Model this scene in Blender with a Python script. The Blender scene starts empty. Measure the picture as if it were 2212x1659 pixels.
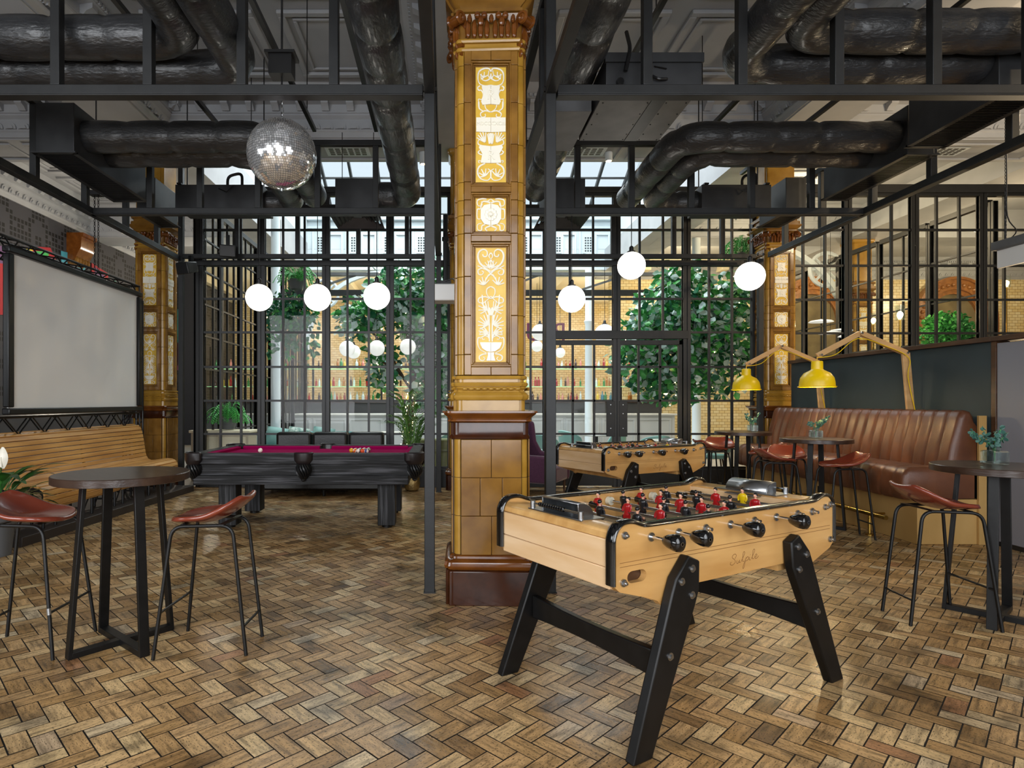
import bpy, bmesh, math, random
from mathutils import Vector, Matrix
PI = math.pi
rad = math.radians
sc = bpy.context.scene
COL = sc.collection
F, CU, CV, CH = 1304.0, 963.0, 868.0, 1.45      # focal length and principal point in pixels, eye height


def lin(c):
    if isinstance(c, str):
        c = c.lstrip('#')
        c = [int(c[i:i + 2], 16) / 255 for i in (0, 2, 4)]
    return [x / 12.92 if x <= .04045 else ((x + .055) / 1.055) ** 2.4 for x in c] + [1]


# ------------------------------------------------------------------ materials
MATS = {}


def mat(name, c, rough=.5, metal=0, var=None, bump=None, coat=0, emit=0, sheen=0, spec=.5, alpha=1, trans=0):
    """var=(scale xyz, colour2, lo, hi); bump=(scale xyz, strength)"""
    m = bpy.data.materials.new(name)
    m.use_nodes = True
    nt = m.node_tree
    N, L = nt.nodes, nt.links
    b = N['Principled BSDF']
    b.inputs['Base Color'].default_value = lin(c)
    b.inputs['Roughness'].default_value = rough
    b.inputs['Metallic'].default_value = metal
    b.inputs['Coat Weight'].default_value = coat
    b.inputs['Coat Roughness'].default_value = .08
    b.inputs['Specular IOR Level'].default_value = spec
    b.inputs['Sheen Weight'].default_value = sheen
    b.inputs['Transmission Weight'].default_value = trans
    if emit:
        b.inputs['Emission Color'].default_value = lin(c)
        b.inputs['Emission Strength'].default_value = emit

    def noise(scale, detail=4):
        tc = N.new('ShaderNodeTexCoord')
        mp = N.new('ShaderNodeMapping')
        mp.inputs['Scale'].default_value = scale if isinstance(scale, (tuple, list)) else (scale,) * 3
        nz = N.new('ShaderNodeTexNoise')
        nz.inputs['Scale'].default_value = 1
        nz.inputs['Detail'].default_value = detail
        L.new(tc.outputs['Object'], mp.inputs[0])
        L.new(mp.outputs[0], nz.inputs[0])
        return nz.outputs[0]
    if var:
        s, c2, lo, hi = var
        r = N.new('ShaderNodeValToRGB')
        r.color_ramp.elements[0].position = lo
        r.color_ramp.elements[1].position = hi
        r.color_ramp.elements[0].color = lin(c)
        r.color_ramp.elements[1].color = lin(c2)
        L.new(noise(s), r.inputs[0])
        L.new(r.outputs[0], b.inputs['Base Color'])
    if bump:
        s, st = bump
        bp = N.new('ShaderNodeBump')
        bp.inputs['Strength'].default_value = st
        bp.inputs['Distance'].default_value = .01
        L.new(noise(s), bp.inputs['Height'])
        L.new(bp.outputs[0], b.inputs['Normal'])
    MATS[name] = m
    return m


def glass(name, tint=(1, 1, 1), refl=1.0, rough=0.0, clear=1.0, base=.05):
    """thin window glass: straight-through light plus a Fresnel reflection"""
    m = bpy.data.materials.new(name)
    m.use_nodes = True
    nt = m.node_tree
    N, L = nt.nodes, nt.links
    for n in list(N):
        if n.type == 'BSDF_PRINCIPLED':
            N.remove(n)
    out = [n for n in N if n.type == 'OUTPUT_MATERIAL'][0]
    t = N.new('ShaderNodeBsdfTransparent')
    t.inputs[0].default_value = (tint[0] * clear, tint[1] * clear, tint[2] * clear, 1)
    g = N.new('ShaderNodeBsdfGlossy')
    g.inputs['Roughness'].default_value = rough
    g.inputs['Color'].default_value = (refl, refl, refl, 1)
    lw = N.new('ShaderNodeLayerWeight')
    lw.inputs[0].default_value = .5
    pw = N.new('ShaderNodeMath')
    pw.operation = 'POWER'
    pw.inputs[1].default_value = 5
    ma = N.new('ShaderNodeMath')
    ma.operation = 'MULTIPLY_ADD'
    ma.inputs[1].default_value = .93
    ma.inputs[2].default_value = base
    L.new(lw.outputs['Facing'], pw.inputs[0])
    L.new(pw.outputs[0], ma.inputs[0])
    mx = N.new('ShaderNodeMixShader')
    L.new(ma.outputs[0], mx.inputs[0])
    L.new(t.outputs[0], mx.inputs[1])
    L.new(g.outputs[0], mx.inputs[2])
    L.new(mx.outputs[0], out.inputs[0])
    MATS[name] = m
    return m


# ------------------------------------------------------------------ geometry
class MB:
    """collects shapes into ONE mesh"""

    def __init__(s):
        s.v, s.f, s.mi, s.cur = [], [], [], 0

    def add(s, vs, fs, M=None):
        o = len(s.v)
        for p in vs:
            p = Vector(p)
            s.v.append(M @ p if M else p)
        for f in fs:
            s.f.append([i + o for i in f])
            s.mi.append(s.cur)
        return s

    def box(s, x0, x1, y0, y1, z0, z1, M=None):
        v = [(x, y, z) for z in (z0, z1) for y in (y0, y1) for x in (x0, x1)]
        return s.add(v, [(0, 2, 3, 1), (4, 5, 7, 6), (0, 1, 5, 4), (2, 6, 7, 3), (0, 4, 6, 2), (1, 3, 7, 5)], M)

    def bar(s, p0, p1, w, h=None, up=(0, 0, 1)):
        """box from p0 to p1: w across, h along 'up'"""
        h = w if h is None else h
        p0, p1 = Vector(p0), Vector(p1)
        d = (p1 - p0).normalized()
        up = Vector(up)
        if abs(d.dot(up)) > .99:
            up = Vector((0, 1, 0))
        sd = d.cross(up).normalized()
        u = sd.cross(d)
        v = []
        for p in (p0, p1):
            for a, b in ((-1, -1), (1, -1), (1, 1), (-1, 1)):
                v.append(p + sd * (a * w / 2) + u * (b * h / 2))
        return s.add(v, [(3, 2, 1, 0), (4, 5, 6, 7), (0, 1, 5, 4), (1, 2, 6, 5), (2, 3, 7, 6), (3, 0, 4, 7)])

    def tube(s, pts, r, n=8, closed=False, flat=None):
        """round pipe along pts; r a number or one per point; flat=(normal, factor) squashes it"""
        pts = [Vector(p) for p in pts]
        k = len(pts)
        rr = r if isinstance(r, (list, tuple)) else [r] * k
        rings = []
        prev = None
        for i, p in enumerate(pts):
            if closed:
                d = (pts[(i + 1) % k] - pts[i - 1])
            else:
                d = pts[min(i + 1, k - 1)] - pts[max(i - 1, 0)]
            d = d.normalized() if d.length > 1e-9 else Vector((0, 0, 1))
            if prev is None:
                a = Vector((0, 0, 1)) if abs(d.z) < .9 else Vector((0, 1, 0))
                if flat:
                    a = Vector(flat[0])
                u = (a - d * a.dot(d)).normalized()
            else:
                u = prev - d * prev.dot(d)
                u = u.normalized() if u.length > 1e-6 else prev
            prev = u
            w = d.cross(u)
            ring = []
            for j in range(n):
                t = 2 * PI * j / n
                ring.append(p + u * (math.cos(t) * rr[i] * (flat[1] if flat else 1)) + w * (math.sin(t) * rr[i]))
            rings.append(ring)
        v = [q for ring in rings for q in ring]
        f = []
        for i in range(k if closed else k - 1):
            for j in range(n):
                a, b = i * n, ((i + 1) % k) * n
                f.append((a + j, a + (j + 1) % n, b + (j + 1) % n, b + j))
        if not closed:
            f.append(tuple(reversed(range(n))))
            f.append(tuple(range((k - 1) * n, k * n)))
        return s.add(v, f)

    def lathe(s, prof, n=24, c=(0, 0, 0), M=None, caps=True):
        v, f = [], []
        k = len(prof)
        for r, z in prof:
            for j in range(n):
                t = 2 * PI * j / n
                v.append((c[0] + r * math.cos(t), c[1] + r * math.sin(t), c[2] + z))
        for i in range(k - 1):
            for j in range(n):
                f.append((i * n + j, i * n + (j + 1) % n, (i + 1) * n + (j + 1) % n, (i + 1) * n + j))
        if caps:
            f.append(tuple(reversed(range(n))))
            f.append(tuple(range((k - 1) * n, k * n)))
        return s.add(v, f, M)

    def sphere(s, c, r, nu=16, nv=10, sc=(1, 1, 1), M=None):
        prof = []
        v, f = [], []
        for i in range(1, nv):
            t = PI * i / nv
            for j in range(nu):
                q = 2 * PI * j / nu
                v.append((c[0] + sc[0] * r * math.sin(t) * math.cos(q), c[1] + sc[1] * r * math.sin(t) * math.sin(q), c[2] - sc[2] * r * math.cos(t)))
        for i in range(nv - 2):
            for j in range(nu):
                f.append((i * nu + j, i * nu + (j + 1) % nu, (i + 1) * nu + (j + 1) % nu, (i + 1) * nu + j))
        v.append((c[0], c[1], c[2] - r * sc[2]))
        v.append((c[0], c[1], c[2] + r * sc[2]))
        b, t = len(v) - 2, len(v) - 1
        for j in range(nu):
            f.append((b, (j + 1) % nu, j))
            f.append((t, (nv - 2) * nu + j, (nv - 2) * nu + (j + 1) % nu))
        return s.add(v, f, M)

    def prism(s, poly, a, b, fn):
        """polygon of (u, v) swept from w=a to w=b; fn(u, v, w) gives the point"""
        k = len(poly)
        v = [fn(u, w, a) for u, w in poly] + [fn(u, w, b) for u, w in poly]
        f = [tuple(reversed(range(k))), tuple(range(k, 2 * k))]
        f += [(i, (i + 1) % k, k + (i + 1) % k, k + i) for i in range(k)]
        return s.add(v, f)

    def loft(s, rings, caps=True, closed=True):
        n = len(rings[0])
        v = [p for r in rings for p in r]
        f = []
        for i in range(len(rings) - 1):
            for j in range(n if closed else n - 1):
                f.append((i * n + j, i * n + (j + 1) % n, (i + 1) * n + (j + 1) % n, (i + 1) * n + j))
        if caps and closed:
            f.append(tuple(reversed(range(n))))
            f.append(tuple(range((len(rings) - 1) * n, len(rings) * n)))
        return s.add(v, f)

    def grid(s, fn, nu, nv):
        v = [fn(i / nu, j / nv) for i in range(nu + 1) for j in range(nv + 1)]
        f = [(i * (nv + 1) + j, (i + 1) * (nv + 1) + j, (i + 1) * (nv + 1) + j + 1, i * (nv + 1) + j + 1) for i in range(nu) for j in range(nv)]
        return s.add(v, f)

    def quad(s, *p):
        return s.add(p, [tuple(range(len(p)))])

    def cyl(s, p0, p1, r, n=12, r1=None):
        return s.tube([p0, p1], [r, r if r1 is None else r1], n)

    def build(s, name, m, parent=None, bevel=0, smooth=35, fix=True, solid=0, sub=0):
        me = bpy.data.meshes.new(name)
        me.from_pydata([tuple(p) for p in s.v], [], s.f)
        ms = m if isinstance(m, (list, tuple)) else [m]
        for x in ms:
            me.materials.append(x)
        if len(ms) > 1:
            me.polygons.foreach_set('material_index', s.mi)
        if fix:
            bm = bmesh.new()
            bm.from_mesh(me)
            bmesh.ops.recalc_face_normals(bm, faces=bm.faces)
            bm.to_mesh(me)
            bm.free()
        if smooth:
            me.shade_smooth()
            me.set_sharp_from_angle(angle=rad(smooth))
        o = bpy.data.objects.new(name, me)
        COL.objects.link(o)
        if parent:
            o.parent = parent
        if solid:
            md = o.modifiers.new('solid', 'SOLIDIFY')
            md.thickness = solid
            md.offset = 0
        if bevel:
            md = o.modifiers.new('bevel', 'BEVEL')
            md.width = bevel
            md.segments = 2
            md.limit_method = 'ANGLE'
            md.angle_limit = rad(40)
        if sub:
            md = o.modifiers.new('sub', 'SUBSURF')
            md.levels = md.render_levels = sub
        return o


def tag(o, label=None, cat=None, group=None, kind=None):
    if label:
        o['label'] = label
    if cat:
        o['category'] = cat
    if group:
        o['group'] = group
    if kind:
        o['kind'] = kind
    return o


def thing(name, label, cat, loc=(0, 0, 0), rz=0, group=None):
    o = bpy.data.objects.new(name, None)
    o.empty_display_size = .1
    COL.objects.link(o)
    o.location = loc
    o.rotation_euler = (0, 0, rz)
    return tag(o, label, cat, group)


def struct(o):
    o['kind'] = 'structure'
    return o


KIDS = {}


def copy_tree(o, parent=None):
    c = o.copy()
    COL.objects.link(c)
    if parent:
        c.parent = parent
    for ch in [x for x in o.children]:
        copy_tree(ch, c)
    return c


def dup(o, loc, rz=None, label=None, group=None):
    c = copy_tree(o)
    c.location = loc
    if rz is not None:
        c.rotation_euler = (0, 0, rz)
    if label:
        c['label'] = label
    if group:
        c['group'] = group
    return c


def px(u, v, Y):
    """the place that stands at depth Y behind a pixel of the photograph"""
    return Vector(((u - CU) / F * Y, Y, CH - (v - CV) / F * Y))


def arc(c, r, a0, a1, n, pl='xz', k=0):
    out = []
    for i in range(n + 1):
        t = rad(a0 + (a1 - a0) * i / n)
        a, b = c[0] + r * math.cos(t), c[1] + r * math.sin(t)
        out.append((a, k, b) if pl == 'xz' else (a, b, k) if pl == 'xy' else (k, a, b))
    return out


def fillet(pts, r, n=5):
    """rounds the inner corners of a polyline"""
    pts = [Vector(p) for p in pts]
    out = [pts[0]]
    for a, b, c in zip(pts, pts[1:], pts[2:]):
        d0, d1 = (a - b), (c - b)
        k = min(r, d0.length * .49, d1.length * .49)
        p, q = b + d0.normalized() * k, b + d1.normalized() * k
        for i in range(n + 1):
            t = i / n
            out.append(p * (1 - t) ** 2 + b * 2 * t * (1 - t) + q * t * t)
    out.append(pts[-1])
    return out


def smooth_path(pts, n=4):
    """Catmull-Rom through the points"""
    P = [Vector(p) for p in pts]
    P = [P[0]] + P + [P[-1]]
    out = []
    for i in range(1, len(P) - 2):
        a, b, c, d = P[i - 1:i + 3]
        for j in range(n):
            t = j / n
            out.append(.5 * ((2 * b) + (c - a) * t + (2 * a - 5 * b + 4 * c - d) * t * t + (3 * b - a - 3 * c + d) * t ** 3))
    out.append(P[-2])
    return out


def text_into(mb, s, size, M, depth=.002, align='CENTER'):
    cu = bpy.data.curves.new('lettering', 'FONT')
    cu.body = s
    cu.size = size
    cu.extrude = depth
    cu.align_x = align
    cu.align_y = 'CENTER'
    o = bpy.data.objects.new('lettering', cu)
    COL.objects.link(o)
    dg = bpy.context.evaluated_depsgraph_get()
    me = bpy.data.meshes.new_from_object(o.evaluated_get(dg))
    mb.add([v.co for v in me.vertices], [list(p.vertices) for p in me.polygons], M)
    bpy.data.objects.remove(o)
    bpy.data.meshes.remove(me)


# ------------------------------------------------------------------ camera
cd = bpy.data.cameras.new('camera')
cam = bpy.data.objects.new('camera', cd)
COL.objects.link(cam)
cam.location = (0, 0, CH)
cam.rotation_euler = (PI / 2, 0, 0)
cd.sensor_width = 36
cd.lens = F / 2212 * 36
cd.shift_x = (1106 - CU) / 2212
cd.shift_y = (CV - 829.5) / 2212
cd.clip_start = .05
sc.camera = cam
sc.view_settings.view_transform = 'Standard'
sc.view_settings.look = 'None'
sc.view_settings.gamma = 1
sc.view_settings.exposure = 0
sc.cycles.max_bounces = 7
sc.cycles.use_adaptive_sampling = True
sc.cycles.adaptive_threshold = .02
sc.cycles.transparent_max_bounces = 14
sc.cycles.caustics_reflective = False
sc.cycles.caustics_refractive = False

# ------------------------------------------------------------------ palette
steel_g = mat('black_glazing_bars', '0f1011', .45)
steel = mat('dark_steel', '191a1b', .48, .0, spec=.4, var=(9, '202122', .35, .7), bump=(60, .04))
steel2 = mat('black_metal', '161617', .35, .3)
duct_m = mat('duct_wrap', '222325', .36, 0, var=(4, '2d2e30', .3, .75), bump=((14, 40, 40), .9), coat=.15)
duct_l = mat('duct_wrap_run', '222325', .36, 0, var=(4, '2d2e30', .3, .75), bump=((40, 14, 40), .9), coat=.15)
sheet = mat('painted_sheet_metal', '27282a', .45, .2, var=(6, '333436', .35, .75))
galv = mat('grey_sheet_metal', '5a5b5d', .5, .3, var=(5, '6a6b6d', .35, .7))
plaster = mat('white_plaster', '9fa1a5', .75, var=(2, 'abadb0', .3, .7))
plaster_w = mat('atrium_white_paint', 'cbd4d9', .6)
cream = mat('cream_paint', 'eee4c8', .7)
tile_a = mat('amber_glazed_tile', '6b481b', .2, var=(5.5, '8c6428', .3, .7), coat=.12, spec=.35, bump=(14, .05))
tile_y = mat('honey_glazed_tile', '916a20', .2, var=(6, 'a98134', .3, .7), coat=.15, spec=.35, bump=(14, .05))
tile_d = mat('brown_glazed_tile', '2c1306', .18, var=(7, '43200b', .3, .75), coat=.1, spec=.3, bump=(14, .05))
tile_m = mat('chestnut_glazed_tile', '5a2f0e', .18, var=(7, '7b4819', .3, .75), coat=.2, spec=.4)
joint = mat('tile_joint', '3a2a18', .8)
gold = mat('yellow_glaze', 'cfa638', .3, var=(9, 'dcb84e', .3, .7), spec=.3)
ivory = mat('ivory_glaze', 'e8e3d3', .28, spec=.4)
oak = mat('oak_slats', 'b07a38', .42, var=((14, 1.2, 14), 'dcaa62', .3, .72), bump=((40, 3, 40), .1))
walnut = mat('dark_oak_top', '281a13', .3, var=((16, 2.2, 16), '3f2d22', .3, .72), bump=((60, 6, 60), .12), coat=.1)
walnut_e = mat('dark_oak_trim', '3c2617', .4, var=((16, 2, 16), '553823', .3, .7))
beech = mat('honey_beech', 'b4854a', .3, var=((1.5, 14, 9), 'd4a96c', .3, .75), coat=.35)
beech_lit = mat('pale_maple', 'd0a878', .25, var=((5, 1.4, 9), 'e6c8a2', .3, .75), coat=.35)  # beech paled: window reflection on the end panels put into the colour
ply = mat('pale_plywood', 'b08a4e', .5, var=((3, 3, 1.2), 'c39d60', .35, .7))
lampwood = mat('lamp_ash_wood', 'b98c55', .45, var=((3, 12, 12), 'cca470', .3, .7))
blackp = mat('black_lacquer', '090909', .42, spec=.35, var=(14, '111010', .4, .75))
rubber = mat('black_rubber_edge', '0b0b0c', .16, coat=.5)
chrome = mat('chrome', 'cfd1d3', .14, 1)
brushed = mat('brushed_steel', 'a9abad', .28, 1)
brass = mat('brass', 'a8863f', .22, 1)
leather = mat('brown_leather', '54301d', .38, var=(3.5, '75482e', .3, .75), bump=(70, .12))
leather_k = mat('black_leather', '0d0e0f', .4, bump=(40, .15))
seatred = mat('oxblood_seat', '6f2f20', .22, var=(5, '7e3a28', .3, .7), coat=.3)
cloth = mat('magenta_baize', '96064f', .95, spec=.05)
poolwood = mat('charred_oak', '070708', .6, spec=.3, var=((1.8, 42, 42), '4c4c50', .5, .72), bump=((4, 60, 60), .25))
poolleg = mat('charred_oak_post', '070708', .6, spec=.3, var=((42, 42, 1.8), '454548', .5, .72), bump=((60, 60, 4), .25))
pocket = mat('pocket_leather', '1d1718', .35)
teal_w = mat('slate_green_panel', '26353a', .62, var=(3, '2c3b40', .3, .7))
grey_w = mat('grey_panel', '82838b', .6)
yellow = mat('yellow_enamel', 'e8c400', .35)
screen_m = mat('projection_fabric', 'e9e8e4', .85)
globe_m = mat('opal_glass_lit', 'fff8ec', .4, emit=5.5)
globe_dim = mat('opal_glass', 'f2f3ef', .25, emit=.55, coat=.3)
bulb_m = mat('warm_bulb', 'ffd79a', .4, emit=30)
purple = mat('plum_wool', '3d1a35', .9, sheen=.4, var=(60, '4e2544', .3, .7))
tealv = mat('teal_velvet', '2e7f86', .7, sheen=.6, var=(4, '3f959b', .3, .7))
mint = mat('pale_teal_leather', '86b3ae', .5)
olive = mat('olive_velvet', '7d8452', .7, sheen=.5)
leaf_a = mat('leaf_green', '2a7a3a', .42, var=(5, '4fa850', .35, .7))
leaf_b = mat('leaf_deep_green', '145038', .42, var=(4, '24784e', .35, .7))
leaf_w = mat('leaf_frosted', 'b9cfca', .35)  # white glossy reflections put into the leaf colour
fern_m = mat('fern_green', '2f8a3a', .5, var=(7, '4fb04d', .3, .7))
lily_m = mat('lily_leaf', '173f17', .3, var=(8, '2f6426', .35, .7))
lime = mat('palm_leaf', '44702a', .4, var=(8, '6f9a45', .35, .7))
euc = mat('eucalyptus_leaf', '3f6a5f', .55)
bark = mat('bark', '4a3a2c', .85, bump=(30, .4))
white = mat('white_plastic', 'd8d9d8', .45)
black = mat('black_plastic', '151516', .5)
pot_g = mat('grey_pot', '55575a', .6)
stone_t = mat('pale_stone', 'c2b69f', .6)
pane = glass('window_glass', (.97, .99, .98), .2)
clear = glass('clear_glass', (.86, .92, .91), 1.0, base=.16)


def area(name, loc, rot, sx, sy, e, c=(1, 1, 1), spread=PI):
    l = bpy.data.lights.new(name, 'AREA')
    l.shape = 'RECTANGLE'
    l.size, l.size_y, l.energy, l.color = sx, sy, e, c
    o = bpy.data.objects.new(name, l)
    COL.objects.link(o)
    o.location, o.rotation_euler = loc, rot
    l.spread = spread
    return o


def point(name, loc, e, c=(1, .8, .55), r=.1):
    l = bpy.data.lights.new(name, 'POINT')
    l.energy, l.color, l.shadow_soft_size = e, c, r
    o = bpy.data.objects.new(name, l)
    COL.objects.link(o)
    o.location = loc
    return o


# ================================================================== THE SETTING
GX = [-4.855, .325, 5.5]
GY = [4.59, 10.13]
CEIL, SOFF = 6.3, 5.6


def wood_floor_mat():
    m = bpy.data.materials.new('herringbone_blocks')
    m.use_nodes = True
    N, L = m.node_tree.nodes, m.node_tree.links
    b = N['Principled BSDF']

    def math_(op, a, c=None):
        n = N.new('ShaderNodeMath')
        n.operation = op
        for k, x in enumerate((a, c)):
            if x is None:
                continue
            if isinstance(x, (int, float)):
                n.inputs[k].default_value = x
            else:
                L.new(x, n.inputs[k])
        return n.outputs[0]

    def ramp(fac, stops):
        r = N.new('ShaderNodeValToRGB')
        e = r.color_ramp.elements
        while len(e) < len(stops):
            e.new(.5)
        for k, (p, c) in enumerate(stops):
            e[k].position = p
            e[k].color = lin(c) if not isinstance(c, (int, float)) else (c, c, c, 1)
        L.new(fac, r.inputs[0])
        return r.outputs[0]

    def noise(src, scale, detail=3, s=1):
        mp = N.new('ShaderNodeMapping')
        mp.inputs['Scale'].default_value = scale
        L.new(src, mp.inputs[0])
        n = N.new('ShaderNodeTexNoise')
        n.inputs['Scale'].default_value = s
        n.inputs['Detail'].default_value = detail
        L.new(mp.outputs[0], n.inputs[0])
        return n.outputs[0]

    def mul(a, c, f=1.0):
        x = N.new('ShaderNodeMix')
        x.data_type = 'RGBA'
        x.blend_type = 'MULTIPLY'
        x.inputs[0].default_value = f
        L.new(a, x.inputs[6])
        L.new(c, x.inputs[7])
        return x.outputs[2]
    at = N.new('ShaderNodeAttribute')
    at.attribute_name = 'tone'
    uv = N.new('ShaderNodeUVMap')
    uv.uv_map = 'grain'
    tc = N.new('ShaderNodeTexCoord')
    base = ramp(at.outputs['Fac'], [(0, '80633f'), (.12, '947147'), (.35, 'b08a57'), (.6, 'c9a371'), (.8, 'dabb88'), (.93, 'd4bf9c'), (1, 'ab7c54')])
    grain = ramp(noise(uv.outputs[0], (5, 42, 1), 4), [(.32, .36), (.5, .9), (.7, 1.15)])
    ring = ramp(noise(uv.outputs[0], (9, 17, 1), 2, 1.6), [(.3, .72), (.55, 1.05)])
    specks = ramp(noise(uv.outputs[0], (70, 150, 1), 3), [(.36, .1), (.43, 1.0)])
    wear = ramp(noise(tc.outputs['Object'], (1.1, 1.1, 1), 5), [(.33, .5), (.5, .95), (.72, 1.15)])
    dirt = ramp(noise(tc.outputs['Object'], (4.5, 4.5, 1), 6), [(.34, .3), (.45, 1.0)])
    c = base
    for x, f in ((grain, .85), (ring, .8), (specks, .75), (wear, .8), (dirt, .7)):
        c = mul(c, x, f)
    L.new(c, b.inputs['Base Color'])
    rg = math_('MULTIPLY_ADD', noise(tc.outputs['Object'], (2.2, 2.2, 1), 4), .5)
    n = rg.node
    n.inputs[2].default_value = .08
    L.new(rg, b.inputs['Roughness'])
    bp = N.new('ShaderNodeBump')
    bp.inputs['Strength'].default_value = .22
    bp.inputs['Distance'].default_value = .004
    L.new(noise(uv.outputs[0], (9, 60, 1), 4), bp.inputs['Height'])
    L.new(bp.outputs[0], b.inputs['Normal'])
    return m


def make_floor(x0=-9.0, x1=9.0, y0=-3.2, y1=10.36, w=.0895):
    rnd = random.Random(4)
    ca, sa = math.cos(rad(-46)), math.sin(rad(-46))
    vs, fs, tone, uvs = [], [], [], []
    R_ = int(max(x1 - x0, y1 - y0) * 1.1 / w)
    cx, cy = (x0 + x1) / 2, (y0 + y1) / 2
    g = .0025
    for i in range(-R_, R_):
        for j in range(-R_, R_):
            k = (i - j) % 4
            if k == 0:
                a, b_ = 2, 1
            elif k == 3:
                a, b_ = 1, 2
            else:
                continue
            mx, my = (i + a / 2) * w, (j + b_ / 2) * w
            X, Y = cx + mx * ca - my * sa, cy + mx * sa + my * ca
            if not (x0 < X < x1 and y0 < Y < y1):
                continue
            o = len(vs)
            ga = [g + rnd.random() * .0012 for _ in range(4)]
            c4 = [(i * w + ga[0], j * w + ga[1]), ((i + a) * w - ga[2], j * w + ga[1]), ((i + a) * w - ga[2], (j + b_) * w - ga[3]), (i * w + ga[0], (j + b_) * w - ga[3])]
            z = .002 + rnd.random() * .0008
            tl = [(rnd.random() - .5) * .0012 for _ in range(4)]
            vs += [(cx + p * ca - q * sa, cy + p * sa + q * ca, z + t) for (p, q), t in zip(c4, tl)]
            fs.append((o, o + 1, o + 2, o + 3))
            tone.append(min(1, max(0, rnd.gauss(.52, .22))) if rnd.random() > .05 else rnd.random())
            ou, ov = rnd.random() * 40, rnd.random() * 40
            l, s = 2 * w, w
            uvs += [(ou, ov), (ou + l, ov), (ou + l, ov + s), (ou, ov + s)] if a == 2 else [(ou, ov), (ou, ov + s), (ou + l, ov + s), (ou + l, ov)]
    o = len(vs)
    vs += [(x0, y0, 0), (x1, y0, 0), (x1, y1, 0), (x0, y1, 0)]
    fs.append((o, o + 1, o + 2, o + 3))
    tone.append(0)
    uvs += [(0, 0)] * 4
    me = bpy.data.meshes.new('floor')
    me.from_pydata(vs, [], fs)
    me.materials.append(wood_floor_mat())
    me.materials.append(mat('floor_joint_grime', '15110d', .8))
    me.polygons[len(fs) - 1].material_index = 1
    a = me.attributes.new('tone', 'FLOAT', 'FACE')
    a.data.foreach_set('value', tone)
    ul = me.uv_layers.new(name='grain')
    ul.data.foreach_set('uv', [x for p in uvs for x in p])
    ob = bpy.data.objects.new('floor', me)
    COL.objects.link(ob)
    struct(ob)


make_floor()
m = MB()
m.box(-12, 25, 10.36, 27, -.1, .001)
m.box(-12, -9, -3.5, 10.36, -.1, .001)
m.box(9, 14, -3.5, 10.36, -.1, .001)
struct(m.build('floor', mat('grey_stone_floor', '8d8a84', .4, var=(3, '9d9a94', .3, .7))))


# ------------------------------------------------------------------ left wall: charcoal pattern above dark dado
def pattern_mat():
    m = bpy.data.materials.new('charcoal_cutout_pattern')
    m.use_nodes = True
    N, L = m.node_tree.nodes, m.node_tree.links
    b = N['Principled BSDF']
    b.inputs['Roughness'].default_value = .7
    tc = N.new('ShaderNodeTexCoord')
    sp = N.new('ShaderNodeSeparateXYZ')
    L.new(tc.outputs['Object'], sp.inputs[0])

    def mt(op, a, c=None):
        n = N.new('ShaderNodeMath')
        n.operation = op
        for k, x in enumerate((a, c)):
            if x is None:
                continue
            if isinstance(x, (int, float)):
                n.inputs[k].default_value = x
            else:
                L.new(x, n.inputs[k])
        return n.outputs[0]
    cells, masks = [], []
    for ax in (1, 2):
        s = mt('MULTIPLY', sp.outputs[ax], 9.0)
        fl = mt('FLOOR', s)
        cells.append(mt('FLOOR', mt('PINGPONG', mt('ADD', fl, .5), 5.0)))
        fr = mt('ABSOLUTE', mt('SUBTRACT', mt('FRACT', s), .5))
        masks.append(mt('LESS_THAN', fr, .36))
    cb = N.new('ShaderNodeCombineXYZ')
    L.new(cells[0], cb.inputs[0])
    L.new(cells[1], cb.inputs[1])
    wn = N.new('ShaderNodeTexWhiteNoise')
    L.new(cb.outputs[0], wn.inputs[0])
    on = mt('GREATER_THAN', wn.outputs[0], .5)
    f = mt('MULTIPLY', mt('MULTIPLY', masks[0], masks[1]), on)
    mx = N.new('ShaderNodeMix')
    mx.data_type = 'RGBA'
    L.new(f, mx.inputs[0])
    mx.inputs[6].default_value = lin('3a3a40')
    mx.inputs[7].default_value = lin('050506')
    L.new(mx.outputs[2], b.inputs['Base Color'])
    return m


m = MB()
m.box(-9.2, -9, -3.5, 25.7, 1.5, CEIL)
m.cur = 1
m.box(-9.2, -8.96, -3.5, 25.7, 0, 1.5)
struct(m.build('wall_left', [pattern_mat(), mat('dark_dado', '33343a', .5)]))
m = MB()
m.box(12, 12.2, -3.5, 10.45, 0, CEIL)
m.box(12.2, 24, 10.3, 10.5, 0, CEIL)
m.box(24, 24.2, 10.4, 20.8, 0, CEIL)
struct(m.build('wall_right', plaster))
# added window: bars round an area light on the uncut left wall, level with the front of the room
ADDED_BARS = MB()
for a_, c_ in ((-1.3, -1.2), (.35, .45), (2.0, 2.1)):
    ADDED_BARS.box(-9, -8.9, a_, c_, .7, 4.4)
for a_ in (.7, 1.6, 2.5, 3.4, 4.3):
    ADDED_BARS.box(-9, -8.9, -1.2, 2.0, a_, a_ + .08)
struct(ADDED_BARS.build('window_90', steel))
# wall behind the camera: piers between three assumed tall window openings
m = MB()
for a, c in ((-9.2, -6.9), (-3.6, -1.7), (1.6, 3.4), (6.7, 12.2)):
    m.box(a, c, -3.5, -3.2, 0, CEIL)
m.box(-9.2, 12.2, -3.5, -3.2, 0, .5)
m.box(-9.2, 12.2, -3.5, -3.2, 4.9, CEIL)
struct(m.build('wall_front', plaster))

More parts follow.
